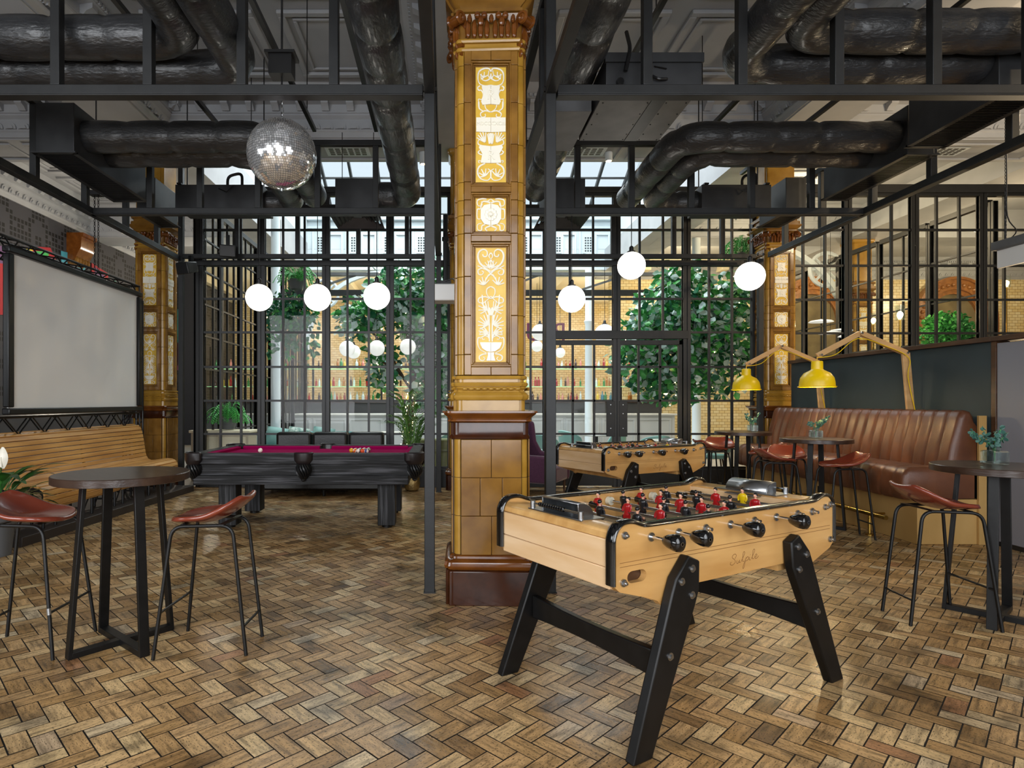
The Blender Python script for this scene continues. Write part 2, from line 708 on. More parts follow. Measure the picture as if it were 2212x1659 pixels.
# ------------------------------------------------------------------ ceiling, beams
m = MB()
m.box(-9.2, 12.2, -3.5, 10.45, CEIL, CEIL + .2)
m.box(-9.2, -4.4, 10.45, 20.6, CEIL, CEIL + .2)
m.box(5.3, 24.2, 10.45, 20.6, CEIL, CEIL + .2)
struct(m.build('ceiling', plaster))
m = MB()
for y in (4.59, 10.0):
    m.box(-9.1, 12.1, y - .44, y + .45, SOFF, CEIL)
m.box(-9.1, -4.4, 15.23, 16.1, SOFF, CEIL)
m.box(5.4, 24, 15.23, 16.1, SOFF, CEIL)
for x in GX + [10.68]:
    m.box(x - .45, x + .45, -3.3, 10.4, SOFF + .002, CEIL)
m.box(-5.3, -4.4, 10.4, 20.5, SOFF + .002, CEIL)
m.box(5.05, 5.95, 10.4, 20.5, SOFF + .002, CEIL)
m.box(10.23, 11.1, 10.4, 20.5, SOFF + .002, CEIL)
struct(m.build('ceiling_beam', plaster))

TRIM = [0]


def cornice(p0, p1, n, m_=plaster, z=SOFF, step=.36):
    """moulded cornice with brackets and scallops along p0-p1, n the way it faces"""
    p0, p1, n = Vector((*p0, 0)), Vector((*p1, 0)), Vector((*n, 0))
    d = (p1 - p0).normalized()
    ln = (p1 - p0).length

    def fn(u, v, w):
        return p0 + d * w + n * u + Vector((0, 0, v))
    b = MB()
    prof = [(0, z + .02), (.03, z + .02), (.03, z + .1), (.05, z + .12), (.05, z + .3), (.1, z + .34), (.1, z + .37), (.12, z + .37), (.12, z + .5), (.3, z + .52), (.3, z + .58), (.34, z + .6), (.4, z + .68), (.42, z + .698), (0, z + .698)]
    b.prism(prof, 0, ln, fn)
    k = max(1, int(ln / step))
    for i in range(k):
        w = (i + .5) * ln / k
        b.prism([(.11, z + .5), (.11, z + .4), (.16, z + .385), (.2, z + .43), (.27, z + .46), (.27, z + .52), (.11, z + .52)], w - .055, w + .055, fn)
    k = int(ln / .2)
    for i in range(k):
        w = (i + .5) * ln / k
        for r0, dp in ((.085, .075), (.05, .095)):
            c = [(math.cos(t * PI / 8) * r0, z + .14 + math.sin(t * PI / 8) * r0 * 1.25) for t in range(9)]
            vs = [p0 + d * (w + a) + n * dp + Vector((0, 0, q)) for a, q in c]
            b.add([v - n * .03 for v in vs] + vs, [tuple(range(9, 18))] + [(j, j + 1, 10 + j, 9 + j) for j in range(8)])
    k = int(ln / .07)
    for i in range(k):
        w = (i + .5) * ln / k
        b.prism([(.29, z + .53), (.33, z + .53), (.33, z + .575), (.29, z + .575)], w - .02, w + .02, fn)
    TRIM[0] += 1
    struct(b.build('trim_%d' % TRIM[0], m_, smooth=30))


for a, c in ((-9.0, -5.3), (-4.4, -.125), (.775, 5.05), (5.95, 10.23)):
    cornice((a, 9.56), (c, 9.56), (0, -1))
for x, sx in ((-5.3, -1), (-4.4, 1), (-.125, -1), (.775, 1), (5.05, -1), (5.95, 1)):
    cornice((x, 5.04), (x, 9.56), (sx, 0))
cornice((-9, 5.04), (-9, 9.56), (1, 0))
cornice((-9, 10.45), (-9, 15.23), (1, 0))
cornice((-9, 10.45), (-5.3, 10.45), (0, 1))
cornice((-9, 15.23), (-5.3, 15.23), (0, -1))
cornice((-9, 16.1), (-9, 20.5), (1, 0))
cornice((-5.3, 10.45), (-5.3, 15.23), (-1, 0))
cornice((5.95, 15.23), (10.23, 15.23), (0, -1))
cornice((5.95, 10.45), (5.95, 15.23), (1, 0))
cornice((5.95, 20.6), (24, 20.6), (0, -1))


def coffer(x0, x1, y0, y1, z=CEIL):
    b = MB()
    for k, (ins, w, h) in enumerate(((0, .09, .05), (.16, .05, .03))):
        a0, a1, c0, c1 = x0 + ins, x1 - ins, y0 + ins, y1 - ins
        b.box(a0, a1, c0, c0 + w, z - h, z)
        b.box(a0, a1, c1 - w, c1, z - h, z)
        b.box(a0, a0 + w, c0 + w, c1 - w, z - h, z)
        b.box(a1 - w, a1, c0 + w, c1 - w, z - h, z)
    TRIM[0] += 1
    struct(b.build('trim_%d' % TRIM[0], plaster, bevel=.012))


for x0, x1 in ((-8.4, -5.9), (-3.8, -2.4), (-2.1, -.75), (1.4, 2.8), (3.05, 4.45), (6.6, 9.6)):
    for y0, y1 in ((5.7, 7.2), (7.45, 8.95)):
        coffer(x0, x1, y0, y1)
for x0, x1 in ((-8.4, -7.2), (-6.9, -5.9), (6.6, 8), (8.3, 9.6)):
    for y0, y1 in ((11.1, 12.7), (13, 14.6), (16.8, 18.2)):
        coffer(x0, x1, y0, y1)
# raised panels under the beam, with pierced vents
m = MB()
for x0, x1 in ((-4.2, -2.9), (-2.75, -.75), (1.4, 2.9), (3.05, 4.9), (6.2, 7.7), (7.9, 9.8), (-8.6, -7), (-6.8, -5.5)):
    for a, c, e, g in ((x0, x1, 9.68, 9.73), (x0, x1, 10.27, 10.32), (x0, x0 + .05, 9.73, 10.27), (x1 - .05, x1, 9.73, 10.27)):
        m.box(a, c, e, g, SOFF - .03, SOFF)
struct(m.build('trim_40', plaster, bevel=.008))


def ceiling_vent(x, y, lab, z=SOFF):
    t = thing('ceiling_vent', lab, 'vent', (x, y, z - .012), group='white slotted vents in the beam soffit')
    b = MB()
    b.box(-.36, .36, -.17, .17, 0, .012)
    b.build('plate', plaster_w, t, bevel=.004)
    b = MB()
    for i in range(6):
        for j in range(4):
            b.box(-.3 + i * .105, -.225 + i * .105, -.135 + j * .07, -.09 + j * .07, -.003, .004)
    b.build('slot_grille', black, t)


ceiling_vent(-1.62, 10.0, 'white slotted ceiling vent between the mirror ball and the long black duct')
ceiling_vent(2.28, 10.0, 'white slotted ceiling vent above the globe lamps beside the pillar')
ceiling_vent(8.2, 10.0, 'white slotted ceiling vent high over the slate green partition')

# ------------------------------------------------------------------ glazed screens
WIN, DOOR = [0], [0]
HZ = [.33, .902, 1.469, 2.045, 2.635, 3.205, 3.80, 4.38, 5.0]


def glazed(origin, ang, marks, hz=HZ, div=3, wide=.13, thin=.035, heavy=(), depth=.09, base=True, m_=None, panes=True):
    """one window per bay between the marks (metres along the screen)"""
    m_ = m_ or steel_g
    for a, c in zip(marks, marks[1:]):
        WIN[0] += 1
        root = bpy.data.objects.new('window_%d' % WIN[0], None)
        COL.objects.link(root)
        root.location = origin
        root.rotation_euler = (0, 0, ang)
        struct(root)
        b = MB()
        b.box(a - wide / 2, a - wide / 2 + wide * .45, -depth / 2, depth / 2, 0, hz[-1])
        b.box(a + wide / 2 - wide * .45, a + wide / 2, -depth / 2, depth / 2, 0, hz[-1])
        b.box(a - wide / 2, a + wide / 2, -depth / 3, depth / 3, 0, hz[-1])
        b.box(a + wide / 2, c - wide / 2, -depth / 2, depth / 2, hz[-1] - .05, hz[-1] + .05)
        if base:
            b.box(a + wide / 2, c - wide / 2, -depth / 2 - .01, depth / 2 + .01, 0, hz[0] - .02)
        struct(b.build('window_frame', m_, root, bevel=.004))
        b = MB()
        for z in hz[:-1]:
            w = .06 if z in heavy else thin
            b.box(a + wide / 2, c - wide / 2, -.022, .022, z - w / 2, z + w / 2)
        for k in range(1, div):
            x = a + (c - a) * k / div
            b.box(x - thin / 2, x + thin / 2, -.02, .02, hz[0] if base else 0, hz[-1])
        struct(b.build('muntin_grid', m_, root))
        if panes:
            b = MB()
            b.quad((a, .0, hz[0] if base else 0), (c, .0, hz[0] if base else 0), (c, .0, hz[-1]), (a, .0, hz[-1]))
            struct(b.build('window_pane', pane, root, smooth=0))


GLY = 10.3
glazed((0, GLY, 0), 0, [-4.19, -3.14, -2.04, -.95, .09, .9, 1.72], heavy=(3.80,))
glazed((0, GLY, 0), 0, [1.72, 2.907, 4.10], hz=[2.63, 3.205, 3.80, 4.38, 5.0], heavy=(2.63, 3.80), base=False)
# above line draws bays from the floor; keep only the part over the doors
for i in (WIN[0] - 1, WIN[0]):
    r = bpy.data.objects['window_%d' % i]
    for ch in list(r.children):
        bm = bmesh.new()
        bm.from_mesh(ch.data)
        for v in bm.verts:
            if v.co.z < 2.5 and 'muntin' in ch.name or (v.co.z < 2.5 and 'pane' in ch.name):
                v.co.z = 2.6
        bm.to_mesh(ch.data)
        bm.free()
glazed((0, GLY, 0), 0, [4.10, 5.27], heavy=(3.80,))
b = MB()
b.box(5.21, 5.33, GLY - .045, GLY + .045, 0, 5)
b.box(1.7, 4.12, GLY - .06, GLY + .06, 2.52, 2.66)
struct(b.build('window_frame', steel, bevel=.004))
for side, a, c in ((1, 1.80, 2.895), (-1, 2.92, 4.02)):
    DOOR[0] += 1
    root = bpy.data.objects.new('door_%d' % DOOR[0], None)
    COL.objects.link(root)
    root.location = (0, GLY, 0)
    struct(root)
    b = MB()
    for x0, x1 in ((a, a + .055), (c - .055, c)):
        b.box(x0, x1, -.04, .04, .02, 2.5)
    b.box(a, c, -.04, .04, 2.42, 2.5)
    b.box(a, c, -.04, .04, .02, .33)
    struct(b.build('door_frame', steel, root, bevel=.004))
    b = MB()
    for z in HZ[1:4]:
        b.box(a, c, -.02, .02, z - .017, z + .017)
    for k in (1, 2):
        x = a + (c - a) * k / 3
        b.box(x - .017, x + .017, -.02, .02, .3, 2.45)
    struct(b.build('muntin_grid', steel, root))
    b = MB()
    b.quad((a, 0, .3), (c, 0, .3), (c, 0, 2.45), (a, 0, 2.45))
    struct(b.build('door_pane', pane, root, smooth=0))
    b = MB()
    x0 = c - .165 if side > 0 else a + .02
    b.box(x0, x0 + .145, -.05, -.025, .86, 1.46)
    struct(b.build('push_plate', blackp, root, bevel=.004))
    b = MB()
    for z in (1.4, 1.25, 1.0):
        b.cyl((x0 + .07, -.056, z), (x0 + .07, -.05, z), .008, 8)
    struct(b.build('plate_bolt', brushed, root))
# the screen right of the right-hand pillar
glazed((0, GLY, 0), 0, [5.72, 6.84, 7.98, 9.14, 10.29, 11.44], hz=[.33, .902, 1.469, 2.045, 2.62, 3.19, 3.77, 4.38, 5.0])
b = MB()
b.box(5.33, 12, GLY - .07, GLY + .07, 5.0, 5.14)
b.box(-4.3, 5.33, GLY - .07, GLY + .07, 5.0, 5.1)
b.box(-4.3, 5.3, GLY - .08, GLY + .05, 3.76, 3.85)
struct(b.build('trim_41', steel, bevel=.004))
# screens down the two sides of the atrium and one in the right-hand room
glazed((-4.35, 10.45, 0), PI / 2, [.1, 1.2, 2.3, 3.4, 4.5, 5.6, 6.7, 7.8, 8.7], thin=.03, wide=.11)
glazed((9.7, 10.6, 0), PI / 2, [.1, 1.5, 2.9, 4.3, 5.7, 7.1, 8.4], hz=[.33, .9, 1.47, 2.04, 2.62, 3.4, 4.2, 5.0], thin=.03, wide=.11, div=2)

# ------------------------------------------------------------------ atrium shell: clerestory, skylight, far room
AY0, AY1, CLZ = 10.45, 19.2, 7.35
m = MB()
m.box(-4.5, 5.4, AY1, AY1 + .9, SOFF, CEIL)
m.box(-4.5, 5.4, AY1, AY1 + .25, CEIL, CLZ)
m.box(-4.9, -4.4, AY0, AY1, CEIL + .2, CLZ)
m.box(5.3, 5.8, AY0, AY1, CEIL + .2, CLZ)
m.box(-4.5, 5.4, AY0 - .25, AY0, CEIL + .2, CLZ)
# mouldings and sunk panels of the far clerestory
for z, h, d in ((5.62, .1, .1), (5.9, .05, .06), (6.95, .06, .06), (7.2, .15, .14)):
    m.box(-4.4, 5.3, AY1 - d, AY1, z, z + h)
for k in range(9):
    x = -4.25 + k * 1.06
    m.box(x, x + .06, AY1 - .05, AY1, 5.95, 6.95)
    m.box(x + .5, x + .56, AY1 - .05, AY1, 6.1, 6.8)
    m.box(x + .92, x + .98, AY1 - .05, AY1, 6.1, 6.8)
    m.box(x + .56, x + .92, AY1 - .05, AY1, 6.1, 6.16)
    m.box(x + .56, x + .92, AY1 - .05, AY1, 6.74, 6.8)
struct(m.build('wall_back', plaster_w, bevel=.01))
for k in range(9):
    x = -4.08 + k * 1.06
    t = thing('pierced_vent', 'white pierced square vent in the pale clerestory wall above the bar', 'vent', (x, AY1 - .012, 6.2), group='pierced vents along the clerestory')
    b = MB()
    b.box(-.03, .43, -.01, .01, -.03, .53)
    b.build('plate', plaster_w, t)
    b = MB()
    for i in range(5):
        for j in range(6):
            b.box(.015 + i * .08, .065 + i * .08, -.013, 0, .02 + j * .082, .07 + j * .082)
    b.build('pierced_grille', mat('vent_dark', '3a4042', .7) if 'vent_dark' not in MATS else MATS['vent_dark'], t)
# skylight: dark glazing bars, white ends, glass slopes
RY, RZ = 14.8, 9.4
b = MB()
for k in range(13):
    x = -4.4 + k * .81
    b.bar((x, AY1 + .1, CLZ), (x, RY, RZ), .07, .12)
    b.bar((x, AY0 - .1, CLZ), (x, RY, RZ), .07, .12)
b.bar((-4.9, RY, RZ), (5.8, RY, RZ), .12)
b.box(-4.9, 5.8, AY1 - .05, AY1 + .1, CLZ, CLZ + .08)
b.box(-4.9, 5.8, AY0 - .1, AY0 + .05, CLZ, CLZ + .08)
for t in (.33, .66):
    b.bar((-4.9, AY1 + (RY - AY1) * t, CLZ + (RZ - CLZ) * t), (5.8, AY1 + (RY - AY1) * t, CLZ + (RZ - CLZ) * t), .05)
WIN[0] += 1
root = b.build('window_%d' % WIN[0], steel)
struct(root)
b = MB()
b.quad((-4.9, AY1 + .1, CLZ + .06), (5.8, AY1 + .1, CLZ + .06), (5.8, RY, RZ + .06), (-4.9, RY, RZ + .06))
b.quad((-4.9, AY0 - .1, CLZ + .06), (5.8, AY0 - .1, CLZ + .06), (5.8, RY, RZ + .06), (-4.9, RY, RZ + .06))
for x in (-4.6, 5.5):
    b.add([(x, AY1, CLZ), (x, AY0, CLZ), (x, RY, RZ)], [(0, 1, 2)])
struct(b.build('window_pane', pane, root, smooth=0))

# far room behind the bar, warm and cream; the tiled wall with arches at the end of the right-hand room
tile_w = bpy.data.materials.new('cream_wall_tiles')
tile_w.use_nodes = True
_N, _L = tile_w.node_tree.nodes, tile_w.node_tree.links
_b = _N['Principled BSDF']
_b.inputs['Roughness'].default_value = .25
_tc, _mp, _br = _N.new('ShaderNodeTexCoord'), _N.new('ShaderNodeMapping'), _N.new('ShaderNodeTexBrick')
_mp.inputs['Rotation'].default_value = (PI / 2, 0, 0)
_br.inputs['Scale'].default_value = 2.6
_br.inputs['Mortar Size'].default_value = .014
_br.inputs['Color1'].default_value = lin('e8dab2')
_br.inputs['Color2'].default_value = lin('dcc48c')
_br.inputs['Mortar'].default_value = lin('8a6c34')
_L.new(_tc.outputs['Object'], _mp.inputs[0])
_L.new(_mp.outputs[0], _br.inputs[0])
_L.new(_br.outputs[0], _b.inputs['Base Color'])
m = MB()
m.box(-9.2, 12.2, 25.5, 25.7, 0, CEIL)
struct(m.build('wall_back', tile_w))
m = MB()
m.box(-9.2, 12.2, 20.1, 25.7, CEIL - .2, CEIL)
for k in range(8):
    m.box(-9 + k * 2.6, -8.75 + k * 2.6, 20.1, 25.5, CEIL - .45, CEIL - .2)
m.box(-9, 12, 24.9, 25.5, CEIL - .7, CEIL - .2)
struct(m.build('ceiling', cream, bevel=.02))
m = MB()
m.box(5.6, 24.2, 20.6, 20.8, 0, CEIL)
struct(m.build('wall_back', tile_w))
m = MB()
m.box(-9.2, -8.2, 20.3, 20.5, 0, CEIL)
struct(m.build('wall_back', mat('charcoal_paint', '2c2c30', .7)))
brown_arch = mat('carved_brown_terracotta', '7a4a22', .3, var=(9, 'a06a34', .3, .7), bump=(26, .6), coat=.3)
darkglass = mat('dim_arch_glass', '5d5340', .2, var=(1.5, '8a7c5c', .3, .7))
for k, x in enumerate((12.4, 17.2, 21.6)):
    t = thing('tiled_arch', ['carved brown arch just right of the yellow lamp arms, behind the glass', 'carved brown arch behind the round topiary bush', 'carved brown arch behind the hanging white box'][k], 'arch', (x, 20.52, 0), group='carved arches along the tiled end wall')
    b = MB()
    for r0, r1, y0, y1 in ((1.0, 1.32, -.16, 0.05), (.86, 1.0, -.08, .04), (1.32, 1.4, -.24, .05)):
        rings = []
        for i in range(21):
            a = PI * i / 20
            rings.append([Vector((-math.cos(a) * rr, yy, 4.2 + math.sin(a) * rr * 1.05)) for rr, yy in ((r0, y0), (r1, y0), (r1, y1), (r0, y1))])
        b.loft(rings)
        for s in (-1, 1):
            b.box(min(s * r0, s * r1), max(s * r0, s * r1), y0, y1, 0, 4.2)
    for i in range(20):
        a = PI * (i + .5) / 20
        b.sphere((-math.cos(a) * 1.16, -.17, 4.2 + math.sin(a) * 1.2), .07, 8, 6)
    b.build('carved_surround', brown_arch, t)
    b = MB()
    pts = [(-.9, 0), (.9, 0)] + [(math.cos(PI * i / 16) * .9, 4.2 + math.sin(PI * i / 16) * .93) for i in range(17)]
    b.prism(pts, .03, .06, lambda u, v, w: Vector((u, w, v)))
    b.build('arch_glazing', darkglass, t)
# steel ties across the atrium and white iron brackets
t = thing('roof_truss', 'slender grey steel roof truss crossing the atrium behind the globes', 'truss', (0, 15.2, 0))
b = MB()
b.box(-4.4, 5.3, -.05, .05, 4.62, 4.7)
b.build('top_tie', galv, t)
b = MB()
b.box(-4.4, 5.3, -.06, .06, 4.12, 4.26)
b.build('bottom_tie', steel, t)
for x0, x1 in ((-3.6, -2.2), (-1.2, .2), (1.2, 2.4), (3.2, 4.6)):
    b = MB()
    b.bar((x0, 0, 4.2), (x1, 0, 4.66), .05)
    b.build('strut', galv, t)
for k, (sx, y) in enumerate(((-1, 18.7), (1, 15.3))):
    x0 = -4.3 if sx < 0 else 10.2
    t = thing('arched_bracket', 'white iron arch with pierced roundel ' + ('behind the leftmost globe lamps' if sx < 0 else 'behind the yellow lamps'), 'bracket', (x0, y, 3.05), group='white iron brackets of the atrium roof')
    b = MB()
    pts = [(-sx * (2.4 - 2.4 * math.cos(PI / 2 * i / 14)), 0, 2.4 * math.sin(PI / 2 * i / 14)) for i in range(15)]
    for p, q in zip(pts, pts[1:]):
        b.bar(p, q, .12, .16, up=(0, 1, 0))
    b.build('arch_rib', plaster_w, t)
    b = MB()
    c = (-sx * .55, 0, 1.75)
    b.tube([(c[0] + .42 * math.cos(a * PI / 12), 0, c[2] + .42 * math.sin(a * PI / 12)) for a in range(24)], .05, 6, closed=True)
    for a in range(8):
        q = a * PI / 4
        b.tube([(c[0] + .1 * math.cos(q), 0, c[2] + .1 * math.sin(q)), (c[0] + .4 * math.cos(q), 0, c[2] + .4 * math.sin(q))], .035, 6)
    b.build('roundel', plaster_w, t)
# slim iron columns of the atrium
for x, y, lab in ((-3.72, 13.2, 'slim white iron column behind the leftmost globe lamp'), (4.0, 16.9, 'slim white iron column by the far bar behind the glazed doors'), (6.35, 15.3, 'slim white iron column behind the near yellow lamp arm')):
    t = thing('iron_column', lab, 'column', (x, y, 0), group='white iron columns')
    b = MB()
    b.lathe([(.16, 0), (.16, .12), (.11, .2), (.1, 3.6), (.13, 3.7), (.1, 3.75), (.1, 5.59)], 16)
    b.build('shaft', plaster_w, t)
# ================================================================== TILED PILLARS
def octa(a, b, g=.018, round_=True):
    """plan of the pillar: flat faces of half width a, whole half width b, stepped rounded corners"""
    out = []
    for k in range(4):
        c, s = math.cos(k * PI / 2), math.sin(k * PI / 2)
        mx = (a + b - g) / 2 + (.22 * (b - a) if round_ else 0)
        loc = [(-a, -b), (a, -b), (a + .003, -b + g), (a + (b - a) * .45, -b + g + (.004 if round_ else (b - a) * .4)), (mx, -mx), (b - g - .004 if round_ else b - g - (b - a) * .4, -a - (b - a) * .45), (b - g, -a - .003)]
        out += [(x * c - y * s, x * s + y * c) for x, y in loc[1:]] if False else [(x * c - y * s, x * s + y * c) for x, y in loc[1:] + []]
    return out


def ringed(mb, prof, a, b, g=.018):
    mb.loft([[Vector((x, y, z)) for x, y in octa(a + d, b + d, g)] for z, d in prof])


HB, HF = .2575, .1926            # shaft half width, face half width
SH0, SH1 = 1.64, 3.975           # shaft from / to


def spiral(cx, cy, r0, r1, a0, turns, n=14):
    return [(cx + (r0 + (r1 - r0) * i / n) * math.cos(rad(a0) + 2 * PI * turns * i / n), cy + (r0 + (r1 - r0) * i / n) * math.sin(rad(a0) + 2 * PI * turns * i / n)) for i in range(n + 1)]


K_ = .000921                      # metres per drawing unit


def relief(curves, polys, cx, cy, mirror=True):
    """raised ivory ornament; drawing units, y down; local x across, z up, standing out towards -y"""
    b = MB()
    for pts, w in curves:
        for s in ((1, -1) if mirror else (1,)):
            P = [Vector((s * (x - cx) * K_, -.004, -(y - cy) * K_)) for x, y in smooth_path([(x, y, 0) for x, y in pts], 3) and [(p.x, p.y) for p in smooth_path([(x, y, 0) for x, y in pts], 3)]]
            n = len(P)
            rr = [w * K_ / 2 * (.65 + .35 * math.sin(PI * min(1, (i + 1.5) / (n * .6 + 1)))) for i in range(n)]
            b.tube(P, rr, 6, flat=((0, 1, 0), .8))
    for pg in polys:
        for s in ((1, -1) if mirror else (1,)):
            q = [(s * (x - cx) * K_, -(y - cy) * K_) for x, y in pg]
            b.prism(q, .004, -.012, lambda u, v, w: Vector((u, w, v)))
    return b


def lobes(cx, cy, ang, r, n=5, spread=130, w=15):
    """an acanthus fan: n strokes from one root"""
    out = []
    for i in range(n):
        a = rad(ang - spread / 2 + spread * i / (n - 1))
        k = r * (1 - .25 * abs(i - (n - 1) / 2) / n)
        out.append(([(cx, cy), (cx + k * .5 * math.cos(a), cy + k * .5 * math.sin(a)), (cx + k * math.cos(a) , cy + k * math.sin(a) - 4)], w))
    return out


low_c = [([(478, 668), (520, 640), (562, 600), (578, 550), (566, 510), (532, 494), (506, 512), (508, 545), (532, 550), (540, 532)], 17),
         ([(462, 700), (500, 660), (545, 640), (580, 622)], 14), ([(545, 642), (576, 655), (572, 688), (546, 692), (534, 672), (550, 662)], 12),
         ([(478, 575), (498, 612), (480, 650)], 10), ([(478, 520), (492, 545), (478, 570)], 11), ([(490, 690), (510, 720), (525, 750)], 13),
         ([(545, 850), (535, 940), (505, 1020), (490, 1100)], 12), ([(478, 785), (508, 805), (506, 850), (478, 880)], 12), ([(478, 880), (520, 865), (568, 875), (574, 905), (540, 915), (505, 890), (478, 860)], 12),
         ([(488, 1215), (488, 1120), (492, 1000), (500, 900)], 13), ([(492, 1190), (505, 1150), (545, 1140), (566, 1152)], 15),
         ([(556, 1190), (576, 1186), (580, 1232), (560, 1278), (512, 1305)], 12), ([(510, 1312), (540, 1316), (566, 1332), (562, 1358), (538, 1366), (524, 1348), (536, 1336)], 13),
         ([(500, 1180), (520, 1170), (545, 1180), (540, 1200), (524, 1196)], 10)]
low_c += lobes(530, 770, -75, 58) + lobes(505, 965, -20, 74, 5, 110) + lobes(500, 1085, -30, 84, 6, 120) + lobes(498, 1150, -10, 76, 5, 90) + lobes(484, 1010, -95, 60, 4, 60) + lobes(484, 640, -60, 60, 4, 80, 12)
low_p = [[(478, 1222), (562, 1222), (558, 1240), (545, 1268), (510, 1292), (478, 1296)], [(478, 1300), (503, 1300), (500, 1325), (512, 1366), (478, 1366)]]
# top panel: rings, scrolled cartouches with an R, the date band
up_c = [([(475, 545), (490, 520), (530, 520), (568, 545), (576, 600), (560, 640), (520, 655), (475, 650)], 15), ([(475, 560), (485, 600), (520, 615), (550, 595), (548, 560)], 13), ([(475, 600), (455, 575), (460, 535)], 12),
        ([(560, 655), (578, 668), (570, 690), (550, 690), (535, 720), (545, 760), (572, 758), (570, 780)], 12), ([(500, 800), (520, 800), (512, 835), (476, 860)], 11), ([(476, 860), (520, 850), (555, 870), (548, 898), (518, 895), (520, 875)], 12), ([(570, 780), (566, 830), (540, 850)], 15),
        ([(560, 1160), (574, 1175), (560, 1190), (540, 1200), (545, 1240), (572, 1240), (566, 1260)], 12), ([(520, 1262), (568, 1290), (578, 1340), (550, 1385), (500, 1395), (476, 1370)], 15), ([(476, 1370), (478, 1320), (500, 1305)], 12),
        ([(500, 1130), (540, 1125), (574, 1110), (570, 1080), (540, 1075), (530, 1095)], 11)]
up_c += lobes(528, 585, -60, 36, 4, 200, 14) + lobes(520, 1095, -60, 80, 5, 70) + lobes(484, 1110, -90, 84, 4, 26) + lobes(520, 1360, -60, 56, 5, 150, 14)
up_p = [[(476, 660), (548, 660), (534, 720), (552, 780), (540, 806), (476, 800)], [(476, 905), (590, 905), (590, 1016), (476, 1020)], [(476, 1130), (560, 1120), (570, 1140), (542, 1190), (556, 1260), (476, 1262)]]
mid_c = [([(478, 130), (520, 118), (548, 130), (555, 180)], 16), ([(510, 100), (545, 98), (580, 110), (578, 150), (545, 150), (548, 118)], 12), ([(520, 300), (545, 310), (550, 345), (578, 340), (580, 300), (548, 290)], 12),
         ([(560, 180), (582, 182), (582, 250), (558, 256)], 13), ([(478, 310), (520, 330), (505, 350)], 14), ([(500, 118), (478, 100)], 12)]
mid_p = [[(478, 138), (530, 150), (556, 185), (556, 255), (530, 295), (478, 308)]]


